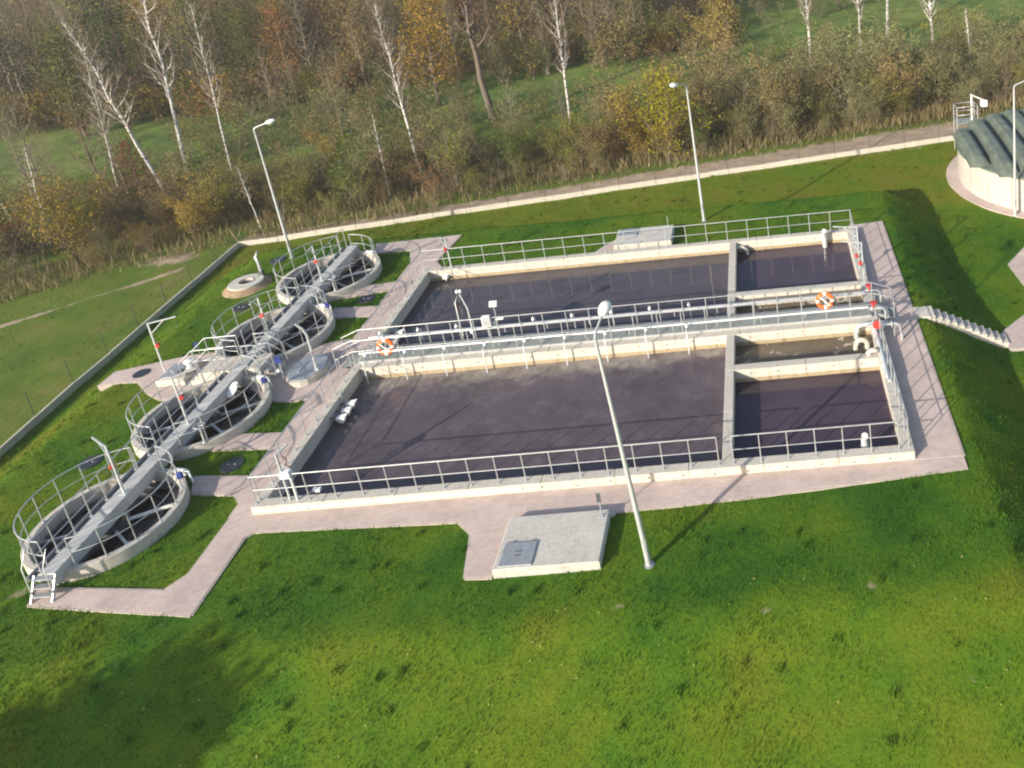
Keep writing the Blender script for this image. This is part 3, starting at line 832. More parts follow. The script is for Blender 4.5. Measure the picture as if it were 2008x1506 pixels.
# blue control boxes on posts
def bluebox(label, p, z0, h, group='blue control boxes'):
    t = thing('control_box', label, 'control box', (p[0], p[1], z0), group)
    x, y = p
    MB().cyl((x, y, z0), (x, y, z0 + h), .02, n=7).build('post', M['steel'], t)
    b = MB().bbox(x - .09, x + .09, y - .13, y - .03, z0 + h - .26, z0 + h, .015).build('box', M['blue'], t)
    MB().box(x - .07, x + .07, y - .136, y - .131, z0 + h - .23, z0 + h - .03).build('door', M['blue'], b)
bluebox('blue control box at the right inner rim of the nearest round tank', (CL[0][0] + 2.15, CL[0][1] + 1.15, ), ZR, .75)
bluebox('blue control box at the right inner rim of the second round tank', (CL[1][0] + 2.2, CL[1][1] + 1.1), ZR, .7)
bluebox('blue control box at the right inner rim of the third round tank', (CL[2][0] + 2.2, CL[2][1] + 1.1), ZR, .75)
bluebox('blue control box on a post on the left paved area by the square chamber', (-8.75, 10.95), ZP + .05, .75)
# pale plate hanging off the bridge at the second tank, and small pumps on the rims
t = thing('mirror_plate', 'oval white plate fixed to the right side of the bridge over the second tank', 'plate', (-4.8, 7.0, .1))
MB().add([(-4.8 + .18 * math.cos(a) + .0, 7.0 + .34 * math.sin(a), .22 + .16 * math.sin(a) + d) for d in (0, .02) for a in np.linspace(0, 2 * math.pi, 18, endpoint=False)],
         [tuple(range(17, -1, -1)), tuple(range(18, 36))] + [(i, (i + 1) % 18, 18 + (i + 1) % 18, 18 + i) for i in range(18)]).build('plate', M['white'], t)
MB().bar((-5.05, 7.0, .2), (-4.8, 7.0, .21), .04, .04).build('bracket', M['steel'], t)
for i, c in enumerate(CL):
    t = thing('rim_pump', 'small pale pump unit on the back right rim of the %s round tank' % which[i], 'pump', (c[0] + 1.5, c[1] + 1.95, ZR), 'pumps on the tank rims')
    x, y = c[0] + 1.5, c[1] + 1.95
    MB().cyl((x - .18, y, ZR + .16), (x + .2, y - .08, ZR + .16), .10, n=12).build('motor', M['white'], t)
    MB().bbox(x - .2, x + .22, y - .14, y + .1, ZR, ZR + .07).build('base', M['slab'], t)
    MB().tube([(x + .18, y - .08, ZR + .16), (x + .35, y - .12, ZR + .2), (x + .42, y - .16, ZR - .3)], .04, 8).build('hose', M['white_steel'], t)
    MB().cyl((x - .26, y + .02, ZR + .16), (x - .18, y, ZR + .16), .085, n=12).build('fan_cover', M['darkgrey'], t)

# middle platform across the bridge between second and third tank
t = thing('access_platform', 'raised concrete platform with side stairs crossing the service bridge', 'platform', (-5.8, 8.95, ZP))
MB().bbox(-7.15, -5.63, 8.4, 9.6, ZP - .2, bz - .06, .015).build('block', M['concrete_wall'], t)
MB().bbox(-5.01, -4.35, 8.4, 9.6, ZP - .2, bz - .06, .015).build('block', M['concrete_wall'], t)
for sx, xa in ((-1, -7.16), (1, -4.34)):
    for q in range(3):
        xs = sorted((xa + sx * .26 * q, xa + sx * .26 * (q + 1)))
        MB().bbox(xs[0] + .003, xs[1] - .003, 8.5, 9.5, ZP - .2, bz - .27 - .19 * q, .008).build('step', M['concrete'], t)
for yy, nm in ((8.5, 'front'), (9.5, 'rear')):
    sloped('platform_railing', 'white railing on the %s edge of the platform between the round tanks' % nm, [(-7.95, yy, ZP + .06), (-7.2, yy, bz - .06), (-5.75, yy, bz - .06)])
    sloped('platform_railing', 'white railing on the %s edge of the short platform right of the bridge' % nm, [(-4.95, yy, bz - .06), (-4.4, yy, bz - .06), (-3.75, yy, ZP + .06)])
# left square chamber
t = thing('square_chamber', 'low square concrete chamber with grey lid on the left paved area', 'chamber', (-8.75, 9.3, ZP))
MB().bbox(-9.35, -8.05, 8.6, 10.05, ZP, ZP + .34, .02).build('body', M['concrete_wall'], t)
lid = MB().bbox(-9.25, -8.55, 8.75, 9.9, ZP + .341, ZP + .39, .01).build('lid', M['hatch'], t)
MB().bar((-8.98, 9.2, ZP + .42), (-8.82, 9.2, ZP + .42), .03, .03).build('handle', M['steel'], lid)
MB().cyl((-8.3, 9.55, ZP + .34), (-8.3, 9.55, ZP + .62), .13, n=14).build('vent_pipe', M['white'], t)
MB().lathe((-8.3, 9.55), [(.02, ZP + .72), (.22, ZP + .66), (.22, ZP + .63), (.02, ZP + .63)], 16).build('vent_cap', M['white'], t)
MB().cyl((-8.28, 8.95, ZP + .34), (-8.28, 8.95, ZP + .55), .17, n=14).build('pipe_stub', M['darkgrey'], t)
tag(MB().lathe((-10.9, 9.85), [(.01, ZP + .07), (.36, ZP + .07), (.36, ZP + .0), (.01, ZP + .0)], 24).build('manhole_cover', M['dark']), 'dark round manhole cover set in the pointed left pavement', 'manhole cover', 'dark round manhole covers')
# right octagonal chamber
t = thing('round_chamber', 'low rounded concrete chamber with sloping grey lid on the middle paved area', 'chamber', (-2.4, 8.7, ZP))
oc = [(-2.4 + .85 * math.cos(R_(a)), 8.65 + 1.1 * math.sin(R_(a))) for a in range(0, 360, 20)]
MB().prism(oc, ZP, ZP + .30).build('body', M['concrete'], t)
lid = MB().prism([(-2.4 + .78 * math.cos(R_(a)), 8.65 + 1.02 * math.sin(R_(a))) for a in range(0, 360, 20)], ZP + .301, ZP + .35).build('lid', M['hatch'], t)
MB().bar((-2.6, 8.2, ZP + .37), (-2.6, 9.1, ZP + .37), .03, .03).build('hinge', M['steel'], lid)
MB().box(-1.78, -1.5, 8.75, 9.0, ZP, ZP + .25).build('side_box', M['steel'], t)
EXCL_POLY.append(oc)
t = thing('vent_pole', 'tall grey swan neck vent pole standing on the rounded chamber', 'pole', (-1.9, 8.5, ZP))
MB().tube([(-1.9, 8.45, ZP + .3), (-1.92, 8.5, ZP + 1.3), (-1.95, 8.55, ZP + 2.0), (-2.05, 8.5, ZP + 2.35), (-2.25, 8.45, ZP + 2.62)], .055, 9).build('pipe', M['zinc'], t)
MB().box(-2.02, -1.78, 8.33, 8.57, ZP + .352, ZP + .40).build('foot', M['zinc'], t)
t = thing('sign_post', 'small dark blue square sign on a pole in front of the rounded chamber', 'sign', (-3.25, 8.15, ZP))
MB().cyl((-3.25, 8.15, ZP), (-3.25, 8.15, ZP + 1.25), .028, n=8).build('pole', M['steel'], t)
MB().bbox(-3.40, -3.10, 8.09, 8.12, ZP + .98, ZP + 1.32, .005).build('plate', M['blue'], t)
MB().sphere((-3.42, 8.2, ZP + .55), .09, 9, 6).build('float', M['white'], t)

# round vent well on the far left
EXCL_CIRC.append((-10.35, 17.9, 1.45))
t = thing('round_well', 'low conical round concrete well with a dark opening on the left bank', 'well', (-10.35, 17.9, ZP))
MB().lathe((-10.35, 17.9), [(1.35, -.9), (1.30, ZP - .05), (.86, ZP + .24), (.86, ZP + .1)], 40).build('cone', M['earth'], t)
MB().lathe((-10.35, 17.9), [(.90, ZP + .2), (.90, ZP + .29), (.88, ZP + .31), (.36, ZP + .31), (.36, ZP - .3), (.8, ZP - .3)], 40).build('ring_slab', M['slab'], t)
MB().lathe((-10.35, 17.9), [(.42, ZP + .312), (.42, ZP + .335), (.36, ZP + .335), (.34, ZP + .2), (.34, ZP + .15)], 32).build('opening_rim', M['kerb'], t)
MB().disc((-10.35, 17.9, ZP + .18), .36).build('cover', M['dark'], t)
t = thing('vent_pipe', 'grey angled vent pipe rising beside the conical well', 'pipe', (-9.75, 18.35, ZP))
MB().tube([(-9.7, 18.4, ZP), (-9.7, 18.4, ZP + 1.1), (-9.78, 18.4, ZP + 1.45), (-9.6, 18.5, ZP + 1.75)], .075, 10).build('pipe', M['zinc'], t)
MB().box(-9.83, -9.57, 18.27, 18.53, ZP + .4, ZP + .62).build('clamp', M['darkgrey'], t)

# manholes in the grass
for (x, y, lb) in ((-2.6, 2.8, 'dark round manhole cover in the grass right of the nearest round tank'), (-8.85, 3.7, 'dark round manhole cover in the grass between the two nearest tanks, left side'),
                   (-9.35, 15.5, 'dark round manhole cover in the grass left of the third round tank'), (-2.56, 15.15, 'dark round manhole cover in the grass between two far path branches'),
                   (-10.2, 20.9, 'dark round manhole cover in the grass below the far left lamp')):
    z = float(gz(x, y)) + .05
    t = tag(MB().lathe((x, y), [(.01, z), (.40, z), (.43, z - .02), (.45, z - .15), (.01, z - .15)], 28).build('manhole_cover', M['dark']), lb, 'manhole cover', 'dark round manhole covers')
    EXCL_CIRC.append((x, y, .46))
    for dx in (-.12, .12): MB().bar((x + dx - .04, y, z + .006), (x + dx + .04, y, z + .006), .03, .012).build('lifting_lug', M['steel'], t)

# concrete chamber slabs
def slab(label, x0, x1, y0, y1, ztop, hx, pole):
    t = thing('concrete_slab', label, 'slab', ((x0 + x1) / 2, (y0 + y1) / 2, ZP))
    MB().bbox(x0, x1, y0, y1, ZP - .3, ztop, .03).build('body', M['slab'], t)
    EXCL_POLY.append([(x0, y0), (x1, y0), (x1, y1), (x0, y1)])
    h_ = MB().bbox(hx[0], hx[1], hx[2], hx[3], ztop + .002, ztop + .045, .008).build('metal_hatch', M['hatch'], t)
    cx = (hx[0] + hx[1]) / 2; cy = (hx[2] + hx[3]) / 2
    for d in (-.08, .08): MB().bar((cx - .1, cy + d, ztop + .055), (cx + .1, cy + d, ztop + .055), .025, .02).build('handle', M['darkgrey'], h_)
    for q in (.2, .8): MB().cyl((hx[0] + (hx[1] - hx[0]) * q - .06, hx[3] - .01, ztop + .05), (hx[0] + (hx[1] - hx[0]) * q + .06, hx[3] - .01, ztop + .05), .018, n=6).build('hinge', M['darkgrey'], h_)
    return t
slab('large pale concrete chamber slab with grey hatch on the lawn in front of the basin', 9.26, 12.55, -3.62, -1.45, -.07, (9.42, 10.45, -3.55, -2.62), None)
slab('pale concrete chamber slab with hatch behind the back railing', 9.95, 13.05, 17.75, 19.75, .02, (10.05, 11.1, 18.8, 19.6), None)
t = thing('marker_post', 'thin marker post with small plate on the slab in front of the basin', 'post', (12.35, -1.75, -.07))
MB().cyl((12.35, -1.75, -.07), (12.35, -1.75, .62), .018, n=7).build('post', M['steel'], t)
MB().bbox(12.28, 12.42, -1.78, -1.765, .5, .85, .004).build('plate', M['darkgrey'], t)
MB().box(12.27, 12.43, -1.83, -1.67, -.07, -.055).build('foot', M['steel'], t)
t = thing('marker_post', 'thin marker post on the slab behind the back railing', 'post', (12.75, 19.6, .02))
MB().cyl((12.75, 19.6, .02), (12.75, 19.6, .6), .02, n=7).build('post', M['steel'], t)
MB().box(12.68, 12.82, 19.53, 19.67, .02, .035).build('foot', M['steel'], t)

# front left sensor column
t = thing('sensor_column', 'steel sensor column with white box at the front left basin corner', 'sensor', (1.25, .14, 0))
MB().bar((1.12, .14, 0), (1.12, .14, 1.95), .07, .05).build('column', M['zinc'], t)
MB().bar((1.38, .14, 0), (1.38, .14, .95), .08, .06).build('guide_tube', M['white_steel'], t)
MB().bbox(1.08, 1.42, .02, .26, .98, 1.22, .02).build('box', M['white'], t)
MB().bar((1.12, .14, 1.93), (1.35, .55, 1.98), .05, .05).build('arm', M['white_steel'], t)
MB().tube([(1.2, .3, 1.75), (1.27, .38, 1.5), (1.22, .33, 1.3), (1.32, .42, 1.15)], .018, 6).build('cable', M['red'], t)
MB().bar((1.5, .36, -.05), (1.75, .62, -.05), .04, .04).build('bracket', M['steel'], t)
MB().bbox(1.68, 1.95, .55, .72, -.1, .0, .01).build('float_switch', M['white'], t)

# weir boxes on the inner left walls
def weir(label, y, group='floating weir boxes'):
    t = thing('weir_unit', label, 'weir', (.3, y, ZW), group)
    for q in range(3):
        yy = y + (q - 1) * .46
        MB().add([(.50, yy - .08, -.5), (.74, yy - .09, -.5), (.74, yy + .09, -.5), (.50, yy + .08, -.5), (.45, yy - .12, -.26), (.86, yy - .15, -.21), (.86, yy + .15, -.21), (.45, yy + .12, -.26)],
                 [(3, 2, 1, 0), (4, 5, 6, 7), (0, 1, 5, 4), (1, 2, 6, 5), (2, 3, 7, 6), (3, 0, 4, 7)]).build('weir_box', M['white'], t)
        MB().bar((.17, yy, -.3), (.46, yy, -.32), .05, .04).build('arm', M['darkgrey'], t)
    MB().bar((.5, y - .6, -.47), (.5, y + .6, -.47), .07, .14).build('beam', M['darkgrey'], t)
    MB().cyl((.28, y + .55, -.5), (.28, y + .55, .25), .022, n=7).build('guide_rod', M['steel'], t)
weir('three white weir boxes on the left inner wall of the aerated front basin', 5.55)
weir('three pale weir boxes on the left inner wall of the back basin, behind the walkway', 10.9)

# goosenecks and pipework at the right end
def gooseneck(label, pts, r=.105, m='concrete', group='bent discharge pipes'):
    t = thing('discharge_pipe', label, 'pipe', pts[0], group)
    MB().tube(pts, r, 12).build('pipe', M[m], t)
    a, b = Vector(pts[-2]), Vector(pts[-1]); d = (b - a).normalized()
    MB().tube([b - d * .03, b + d * .012], r * 1.25, 12).build('end_ring', M['zinc'], t)
    return t
def bend(c, R, a0, a1, pl, n=9):
    c = Vector(c); u, v = (Vector(p) for p in pl)
    return [c + (u * math.cos(a0 + (a1 - a0) * i / n) + v * math.sin(a0 + (a1 - a0) * i / n)) * R for i in range(n + 1)]
Zv, Xv = (0, 0, 1), (1, 0, 0)
gooseneck('upper curved cream pipe discharging into the foamy channel at the right wall', [(23.0, 7.75, .12), (22.3, 7.75, .12)] + bend((21.95, 7.75, -.16), .28, math.pi / 2, math.pi, (Xv, Zv)) + [(21.67, 7.75, -.45)], m='zinc')
gooseneck('lower curved cream pipe arching out of the foamy channel', [(22.02, 7.0, -.8)] + bend((21.78, 7.0, -.35), .24, 0, math.pi, (Xv, Zv), 12) + [(21.54, 7.0, -.7)], m='concrete_wall')
gooseneck('short pale elbow pipe on the end of the front channel wall', [(22.32, 5.95, .05)] + bend((22.1, 5.72, -.02), .22, math.pi * .3, math.pi * 1.05, (Xv, Zv)) + [(21.9, 5.6, -.3)], .10, 'concrete')
def vent(label, x, y):
    t = thing('vent_elbow', label, 'pipe', (x, y, ZW), 'white round topped vent pipes')
    MB().tube([(x, y, ZW - .4), (x, y, -.1), (x, y - .03, .18), (x, y - .10, .34), (x, y - .22, .42)], [.125, .125, .125, .12, .11], 14).build('pipe', M['white_steel'], t)
    MB().tube([(x, y, -.16), (x, y, -.12)], .15, 14).build('collar', M['steel'], t)
vent('white round topped vent pipe behind the railing of the front right compartment', 21.1, .62)
vent('white round topped vent pipe at the back wall of the back right compartment', 21.1, 16.55)
t = thing('pale_float', 'pale floating buoy in the front left corner of the dark compartment', 'float', (17.15, .72, ZW))
MB().sphere((17.15, .72, ZW + .03), .2, 12, 7, .5).build('buoy', M['white'], t)
MB().cyl((17.15, .72, ZW + .12), (17.15, .72, ZW + .2), .03, n=7).build('eye', M['steel'], t)
t = thing('inlet_fitting', 'pale pipe fitting at the dividing wall in the back right compartment', 'fitting', (16.9, 16.6, -.3))
MB().tube([(16.54, 16.6, -.2), (16.85, 16.6, -.2), (17.05, 16.55, -.35), (17.08, 16.5, -.6)], .10, 10).build('pipe', M['concrete'], t)
MB().cyl((16.56, 16.6, -.2), (16.60, 16.6, -.2), .15, n=12).build('flange', M['steel'], t)
t = thing('corner_fitting', 'small white overflow fitting at the back wall below the corner davit', 'fitting', (1.1, 16.75, -.4))
MB().bbox(.95, 1.22, 16.62, 16.86, -.42, -.28, .02).build('box', M['white'], t)
MB().cyl((1.08, 16.72, -.75), (1.08, 16.72, -.42), .04, n=8).build('pipe', M['white'], t)

# lower ends of the big air mains at the right end
def mains(label, y, z, ydown, red=True):
    t = thing('air_main', label, 'pipe', (22.9, y, ZP), 'air mains at the right end of the walkway')
    MB().tube([(22.31, y, z), (22.75, y, z)] + [Vector(p) for p in bend((22.78, y, z - .22), .22, math.pi / 2, 0, (Xv, Zv))] + [(23.0, y, ZP)], .06, 12).build('pipe', M['steel'], t)
    f = MB().cyl((22.4, y, z), (22.46, y, z), .12, n=14).build('flange', M['zinc'], t)
    v = MB().cyl((22.52, y, z + .06), (22.52, y, z + .24), .05, n=10); v.build('valve_body', M['red'], t)
    MB().lathe((22.52, y), [(.02, z + .30), (.15, z + .30), (.15, z + .26), (.02, z + .26)], 16).build('hand_wheel', M['red'], t)
mains('air main bending down beside the front end of the walkway with red valve', 8.3, .52, 0)
mains('air main bending down beside the rear end of the walkway with red valve', 9.68, .58, 0)
t = thing('valve_station', 'horizontal pipe with bright red round valve at the right basin wall', 'valve', (22.5, 7.3, 0))
MB().tube([(22.1, 7.3, .33), (23.25, 7.3, .33)] + [(23.42, 7.28, .28), (23.46, 7.1, -.1), (23.46, 7.08, ZP)], .065, 12).build('pipe', M['steel'], t)
MB().cyl((22.5, 7.16, .42), (22.5, 7.2, .42), .19, n=18).build('valve_wheel', M['red'], t)
MB().cyl((22.5, 7.2, .42), (22.5, 7.31, .38), .05, n=10).build('valve_stem', M['darkgrey'], t)
for xx in (22.75, 23.1): MB().cyl((xx - .025, 7.3, .33), (xx + .025, 7.3, .33), .14, n=14).build('flange', M['zinc'], t)
MB().bar((23.2, 7.3, .32), (23.2, 7.3, ZP + .04), .05, .05).build('support', M['steel'], t)
# twin lifting frames on the right wall beyond the walkway
davit('lifting_gantry', 'white lifting frame on the right basin wall, far one, jib over the water', (22.46, 12.9, 0), 2.15, R_(178), 1.1, group='white lifting frames on the right wall', red=.3)
davit('lifting_gantry', 'white lifting frame on the right basin wall, near one with red winch', (22.46, 11.2, 0), 2.2, R_(176), .95, group='white lifting frames on the right wall', red=.52)
# bundled pipes on the right wall top, front half
t = thing('pipe_bundle', 'bundle of thin steel pipes lying along the top of the right basin wall', 'pipes', (22.4, 3.5, 0))
for q, (dx, z, r) in enumerate(((0, .06, .045), (.13, .055, .04), (.06, .15, .035))):
    MB().tube([(22.36 + dx, 4.1 - .2 * q, z), (22.36 + dx, 8.0, z)], r, 8).build('pipe', M['white_steel'], t)
for yy in (4.6, 5.8, 7.0): MB().box(22.3, 22.6, yy, yy + .06, .005, .03).build('cradle', M['steel'], t)
# small stair frame where the walkway meets the paving
t = thing('stair_frame', 'grey steel stair with handrails at the right end of the walkway', 'stairs', (23.3, 9.0, ZP))
for yy in (8.62, 9.40):
    MB().bar((22.72, yy, -.02), (23.5, yy, ZP + .05), .03, .16).build('stringer', M['zinc'], t)
for q in range(2): MB().bbox(23.0 + .25 * q, 23.22 + .25 * q, 8.66, 9.36, -.14 - .12 * q, -.11 - .12 * q, .004).build('tread', M['grating'], t)

# ------------------------------------------------------------------ stairs down the east bank
t = thing('garden_stairs', 'narrow pale concrete staircase descending the shaded right bank', 'stairs', (25., 9.0, ZP))
MB().bbox(24.36, 25.15, 8.62, 9.48, -1.2, ZP + .06, .015).build('landing', M['concrete_wall'], t)
N = 10
for q in range(N):
    x0 = 25.155 + q * (3.1 / N); z = ZP + .06 - (q + 1) * (1.62 / (N + .3))
    MB().bbox(x0, x0 + 3.1 / N - .004, 8.68 - .02 * q, 9.42 - .02 * q, min(z - .3, float(gz(x0 + .15, 9.0)) - .15), z, .012).build('step', M['concrete_wall'], t)
EXCL_POLY.append([(24.3, 8.4), (28.3, 8.25), (28.3, 9.5), (24.3, 9.6)])

# ------------------------------------------------------------------ covered digester at the right
DC = (36.7, 26.2); DR = 6.4
t = thing('covered_tank', 'large round white tank with a ribbed green roof at the right edge', 'tank', (DC[0], DC[1], ZB))
for q in range(24):
    a0, a1 = 2 * math.pi * q / 24, 2 * math.pi * (q + 1) / 24
    MB().lathe(DC, [(DR, ZB - .3), (DR, ZB + 2.0), (DR - .25, ZB + 2.0), (DR - .25, ZB - .3)], 4, a0 + .0015, a1 - .0015).build('wall_panel', M['digester'], t)
MB().lathe(DC, [(DR + .75, ZB - .2), (DR + .75, ZB + .05), (DR + .01, ZB + .05), (DR + .01, ZB - .2)], 64).build('paved_ring', M['paving'], t)
EXCL_CIRC.append((DC[0], DC[1], DR + .8))
MB().lathe(DC, [(DR + .06, ZB + 2.0), (DR + .06, ZB + 2.12), (DR - .5, ZB + 2.2), (DR - .5, ZB + 2.0)], 64).build('roof_rim', M['green_roof'], t)
# parallel arched roof covers spanning the circle
du = Vector((math.cos(R_(-92)), math.sin(R_(-92)), 0)); dn = Vector((-du.y, du.x, 0))
nr = 10; wd = 2 * (DR - .05) / nr
for q in range(nr):
    s0 = -DR + .05 + q * wd; sc = s0 + wd / 2
    hl = math.sqrt(max(.3, (DR - .02) ** 2 - min(abs(s0), abs(s0 + wd)) ** 2 * .86 - .0))
    hl = min(hl, math.sqrt(DR ** 2 - (abs(sc)) ** 2) + .1)
    prof = [(-.5, 0.), (-.44, .02), (-.33, .34), (-.22, .48), (.12, .50), (.26, .40), (.44, .04), (.5, 0.)]
    vs = []; fs = []; m_ = 12; k = len(prof)
    for i in range(m_ + 1):
        s_ = -hl + 2 * hl * i / m_
        zt = .28 * (1 - (s_ / DR) ** 2 - (sc / DR) ** 2 * .9)
        endf = min(1., (hl - abs(s_)) / .55)
        for (pw, ph) in prof:
            p = Vector((DC[0], DC[1], ZB + 2.08)) + du * s_ + dn * (sc + pw * wd * .99)
            p.z += max(0, zt) + ph * (.25 + .75 * endf)
            vs.append(p)
    for i in range(m_):
        for j in range(k - 1): fs.append((i * k + j, (i + 1) * k + j, (i + 1) * k + j + 1, i * k + j + 1))
    mb = MB(); mb.add(vs, fs); 
    for e_ in (0, m_): mb.add(vs[e_ * k:(e_ + 1) * k], [tuple(range(k))])
    mb.build('roof_cover', M['green_roof'], t)
t = thing('roof_platform', 'small steel platform with railing on the rim of the green roofed tank', 'platform', (31.7, 31.0, ZB))
MB().box(31.2, 32.6, 30.9, 31.9, .15, .2).build('deck', M['grating'], t)
for (x, y) in ((31.22, 30.92), (32.58, 30.92), (32.58, 31.88), (31.22, 31.88)): MB().cyl((x, y, ZB), (x, y, 1.3), .035, n=7).build('post', M['steel'], t)
for z in (.75, 1.3): MB().tube([(31.22, 30.92, z), (32.58, 30.92, z), (32.58, 31.88, z), (31.22, 31.88, z)], .026, 6, closed=True).build('rail', M['steel'], t)
MB().bar((32.3, 31.4, .2), (32.3, 31.4, 2.0), .09, .09).build('mast', M['white'], t)
MB().bar((32.3, 31.4, 1.95), (33.1, 31.4, 1.5), .06, .06).build('stay', M['white'], t)
MB().box(32.9, 33.3, 31.2, 31.5, 1.1, 1.5).build('cabinet', M['white'], t)

# ------------------------------------------------------------------ perimeter fence
def fence(label, p0, p1, step=2.5):
    p0, p1 = Vector(p0), Vector(p1); d = (p1 - p0); L = d.length; d.normalize(); n = int(round(L / step))
    t = thing('perimeter_fence', label, 'fence', (p0.x, p0.y, float(gz(p0.x, p0.y))))
    pm = MB().bar((0, 0, -.2), (0, 0, 1.6), .03, .03).mesh('post', M['fencepost'])
    for i in range(n):
        a = p0 + d * (L * i / n + .012); b = p0 + d * (L * (i + 1) / n - .012)
        za, zb = float(gz(a.x, a.y)) + random.uniform(-.02, .02), float(gz(b.x, b.y)) + random.uniform(-.02, .02)
        MB().bar((a.x, a.y, za + .10), (b.x, b.y, zb + .10), .09, .50).build('plinth_panel', M['plinth'], t)
        q = p0 + d * (L * i / n); nn = Vector((-d.y, d.x)) * .08
        inst('post', pm, (q.x + nn.x, q.y + nn.y, za), t)
    for z in (.45, .75, 1.05, 1.35, 1.65):
        a = p0; b = p1
        MB().tube([(a.x - d.y * .08, a.y + d.x * .08, ZB + z), (b.x - d.y * .08, b.y + d.x * .08, ZB + z)], .0035, 4, cap=False).build('wire', M['fencepost'], t)
fence('wire fence on a pale concrete plinth running along the back lawn', (-16.5, 27.2), (33.0, 33.9))
fence('wire fence on a concrete plinth running down the left side of the site', (-15.5, -6.), (-16.5, 27.1))


# ------------------------------------------------------------------ vegetation
def seg_mesh(P0, P1, R0, R1):
    P0, P1 = np.asarray(P0, float), np.asarray(P1, float); n = len(P0)
    d = P1 - P0; d /= np.maximum(np.linalg.norm(d, axis=1, keepdims=True), 1e-6)
    u = np.where(np.abs(d[:, 2:3]) < .9, np.array([[0, 0, 1.]]), np.array([[1., 0, 0]]))
    e1 = np.cross(d, u); e1 /= np.linalg.norm(e1, axis=1, keepdims=True); e2 = np.cross(e1, d)
    V = np.empty((n, 6, 3))
    for j in range(3):
        a = 2 * math.pi * j / 3
        o = e1 * math.cos(a) + e2 * math.sin(a)
        V[:, j] = P0 + o * np.asarray(R0)[:, None]; V[:, 3 + j] = P1 + o * np.asarray(R1)[:, None]
    b = (np.arange(n) * 6)[:, None]
    F_ = np.concatenate([np.concatenate([b + [[j, (j + 1) % 3, 3 + (j + 1) % 3]], b + [[j, 3 + (j + 1) % 3, 3 + j]]], 0) for j in range(3)], 0)
    return V.reshape(-1, 3), F_
def leaf_mesh(C, size, rng):
    n = len(C)
    u = rng.normal(size=(n, 3)); u /= np.linalg.norm(u, axis=1, keepdims=True)
    v = rng.normal(size=(n, 3)); v -= (v * u).sum(1, keepdims=True) * u; v /= np.linalg.norm(v, axis=1, keepdims=True)
    s_ = (size * rng.uniform(.6, 1.3, n))[:, None]
    V = np.stack([C + u * s_, C - u * s_ * .55 + v * s_ * .55, C - u * s_ * .55 - v * s_ * .55], 1).reshape(-1, 3)
    return V, np.arange(3 * n).reshape(-1, 3)
def grow(rng, H, r0, lean=(0, 0), start=.3, nb=16, spread=.3, up=.8, sub=5, stems=1, wob=.02):
    """returns trunk polylines, twig segments and twig tips (base at the origin)"""
    trunks = []; S0, S1, A, B = [], [], [], []; tips = []
    for k in range(stems):
        ph = rng.uniform(0, 6.28); out = 0 if stems == 1 else rng.uniform(.15, .55) * H
        hk = H * (1 if k == 0 else rng.uniform(.6, 1.))
        n = 8; t_ = np.linspace(0, 1, n)
        end = np.array([lean[0] + out * math.cos(ph), lean[1] + out * math.sin(ph), hk])
        pts = t_[:, None] * end + (t_ * (1 - t_))[:, None] * np.array([math.cos(ph), math.sin(ph), 0]) * (-out * .5) + rng.normal(size=(n, 3)) * wob * H * (t_ * (1 - .5 * t_))[:, None] * [1, 1, 0]
        rad = r0 * (1 if stems == 1 else .5) * (1 - t_ * .9)
        trunks.append((pts, rad))
        for b in range(max(2, nb // stems if stems > 1 else nb)):
            f = start + (1 - start) * (b + rng.uniform(0, 1)) / max(2, nb // stems if stems > 1 else nb) * .97
            i = min(n - 2, int(f * (n - 1))); o = pts[i] + (pts[i + 1] - pts[i]) * (f * (n - 1) - i)
            az = b * 2.4 + ph + rng.uniform(-.5, .5)
            L = spread * H * (1.15 - f * .75) * rng.uniform(.6, 1.2)
            d = np.array([math.cos(az), math.sin(az), up * rng.uniform(.6, 1.4)]); d /= np.linalg.norm(d)
            rb = max(.006, r0 * .42 * (1 - f * .7))
            p = o; prev = [o]
            for q in range(3):
                d2 = d + np.array([0, 0, .25 * q]) + rng.normal(size=3) * .15; d2 /= np.linalg.norm(d2)
                e_ = p + d2 * L / 3
                S0.append(p); S1.append(e_); A.append(rb * (1 - q * .3)); B.append(rb * (1 - (q + 1) * .3) + .003)
                p = e_; prev.append(p)
            tips.append(p)
            for q in range(sub):
                j = rng.integers(0, 3); f2 = rng.uniform(.2, 1.); o2 = prev[j] + (prev[j + 1] - prev[j]) * f2
                d3 = d + rng.normal(size=3) * .6 + [0, 0, .3]; d3 /= np.linalg.norm(d3)
                e_ = o2 + d3 * L * rng.uniform(.25, .6)
                S0.append(o2); S1.append(e_); A.append(rb * .35 + .002); B.append(.004)
                tips.append(e_); tips.append((o2 + e_) / 2)
    return trunks, (np.array(S0), np.array(S1), np.array(A), np.array(B)), np.array(tips)

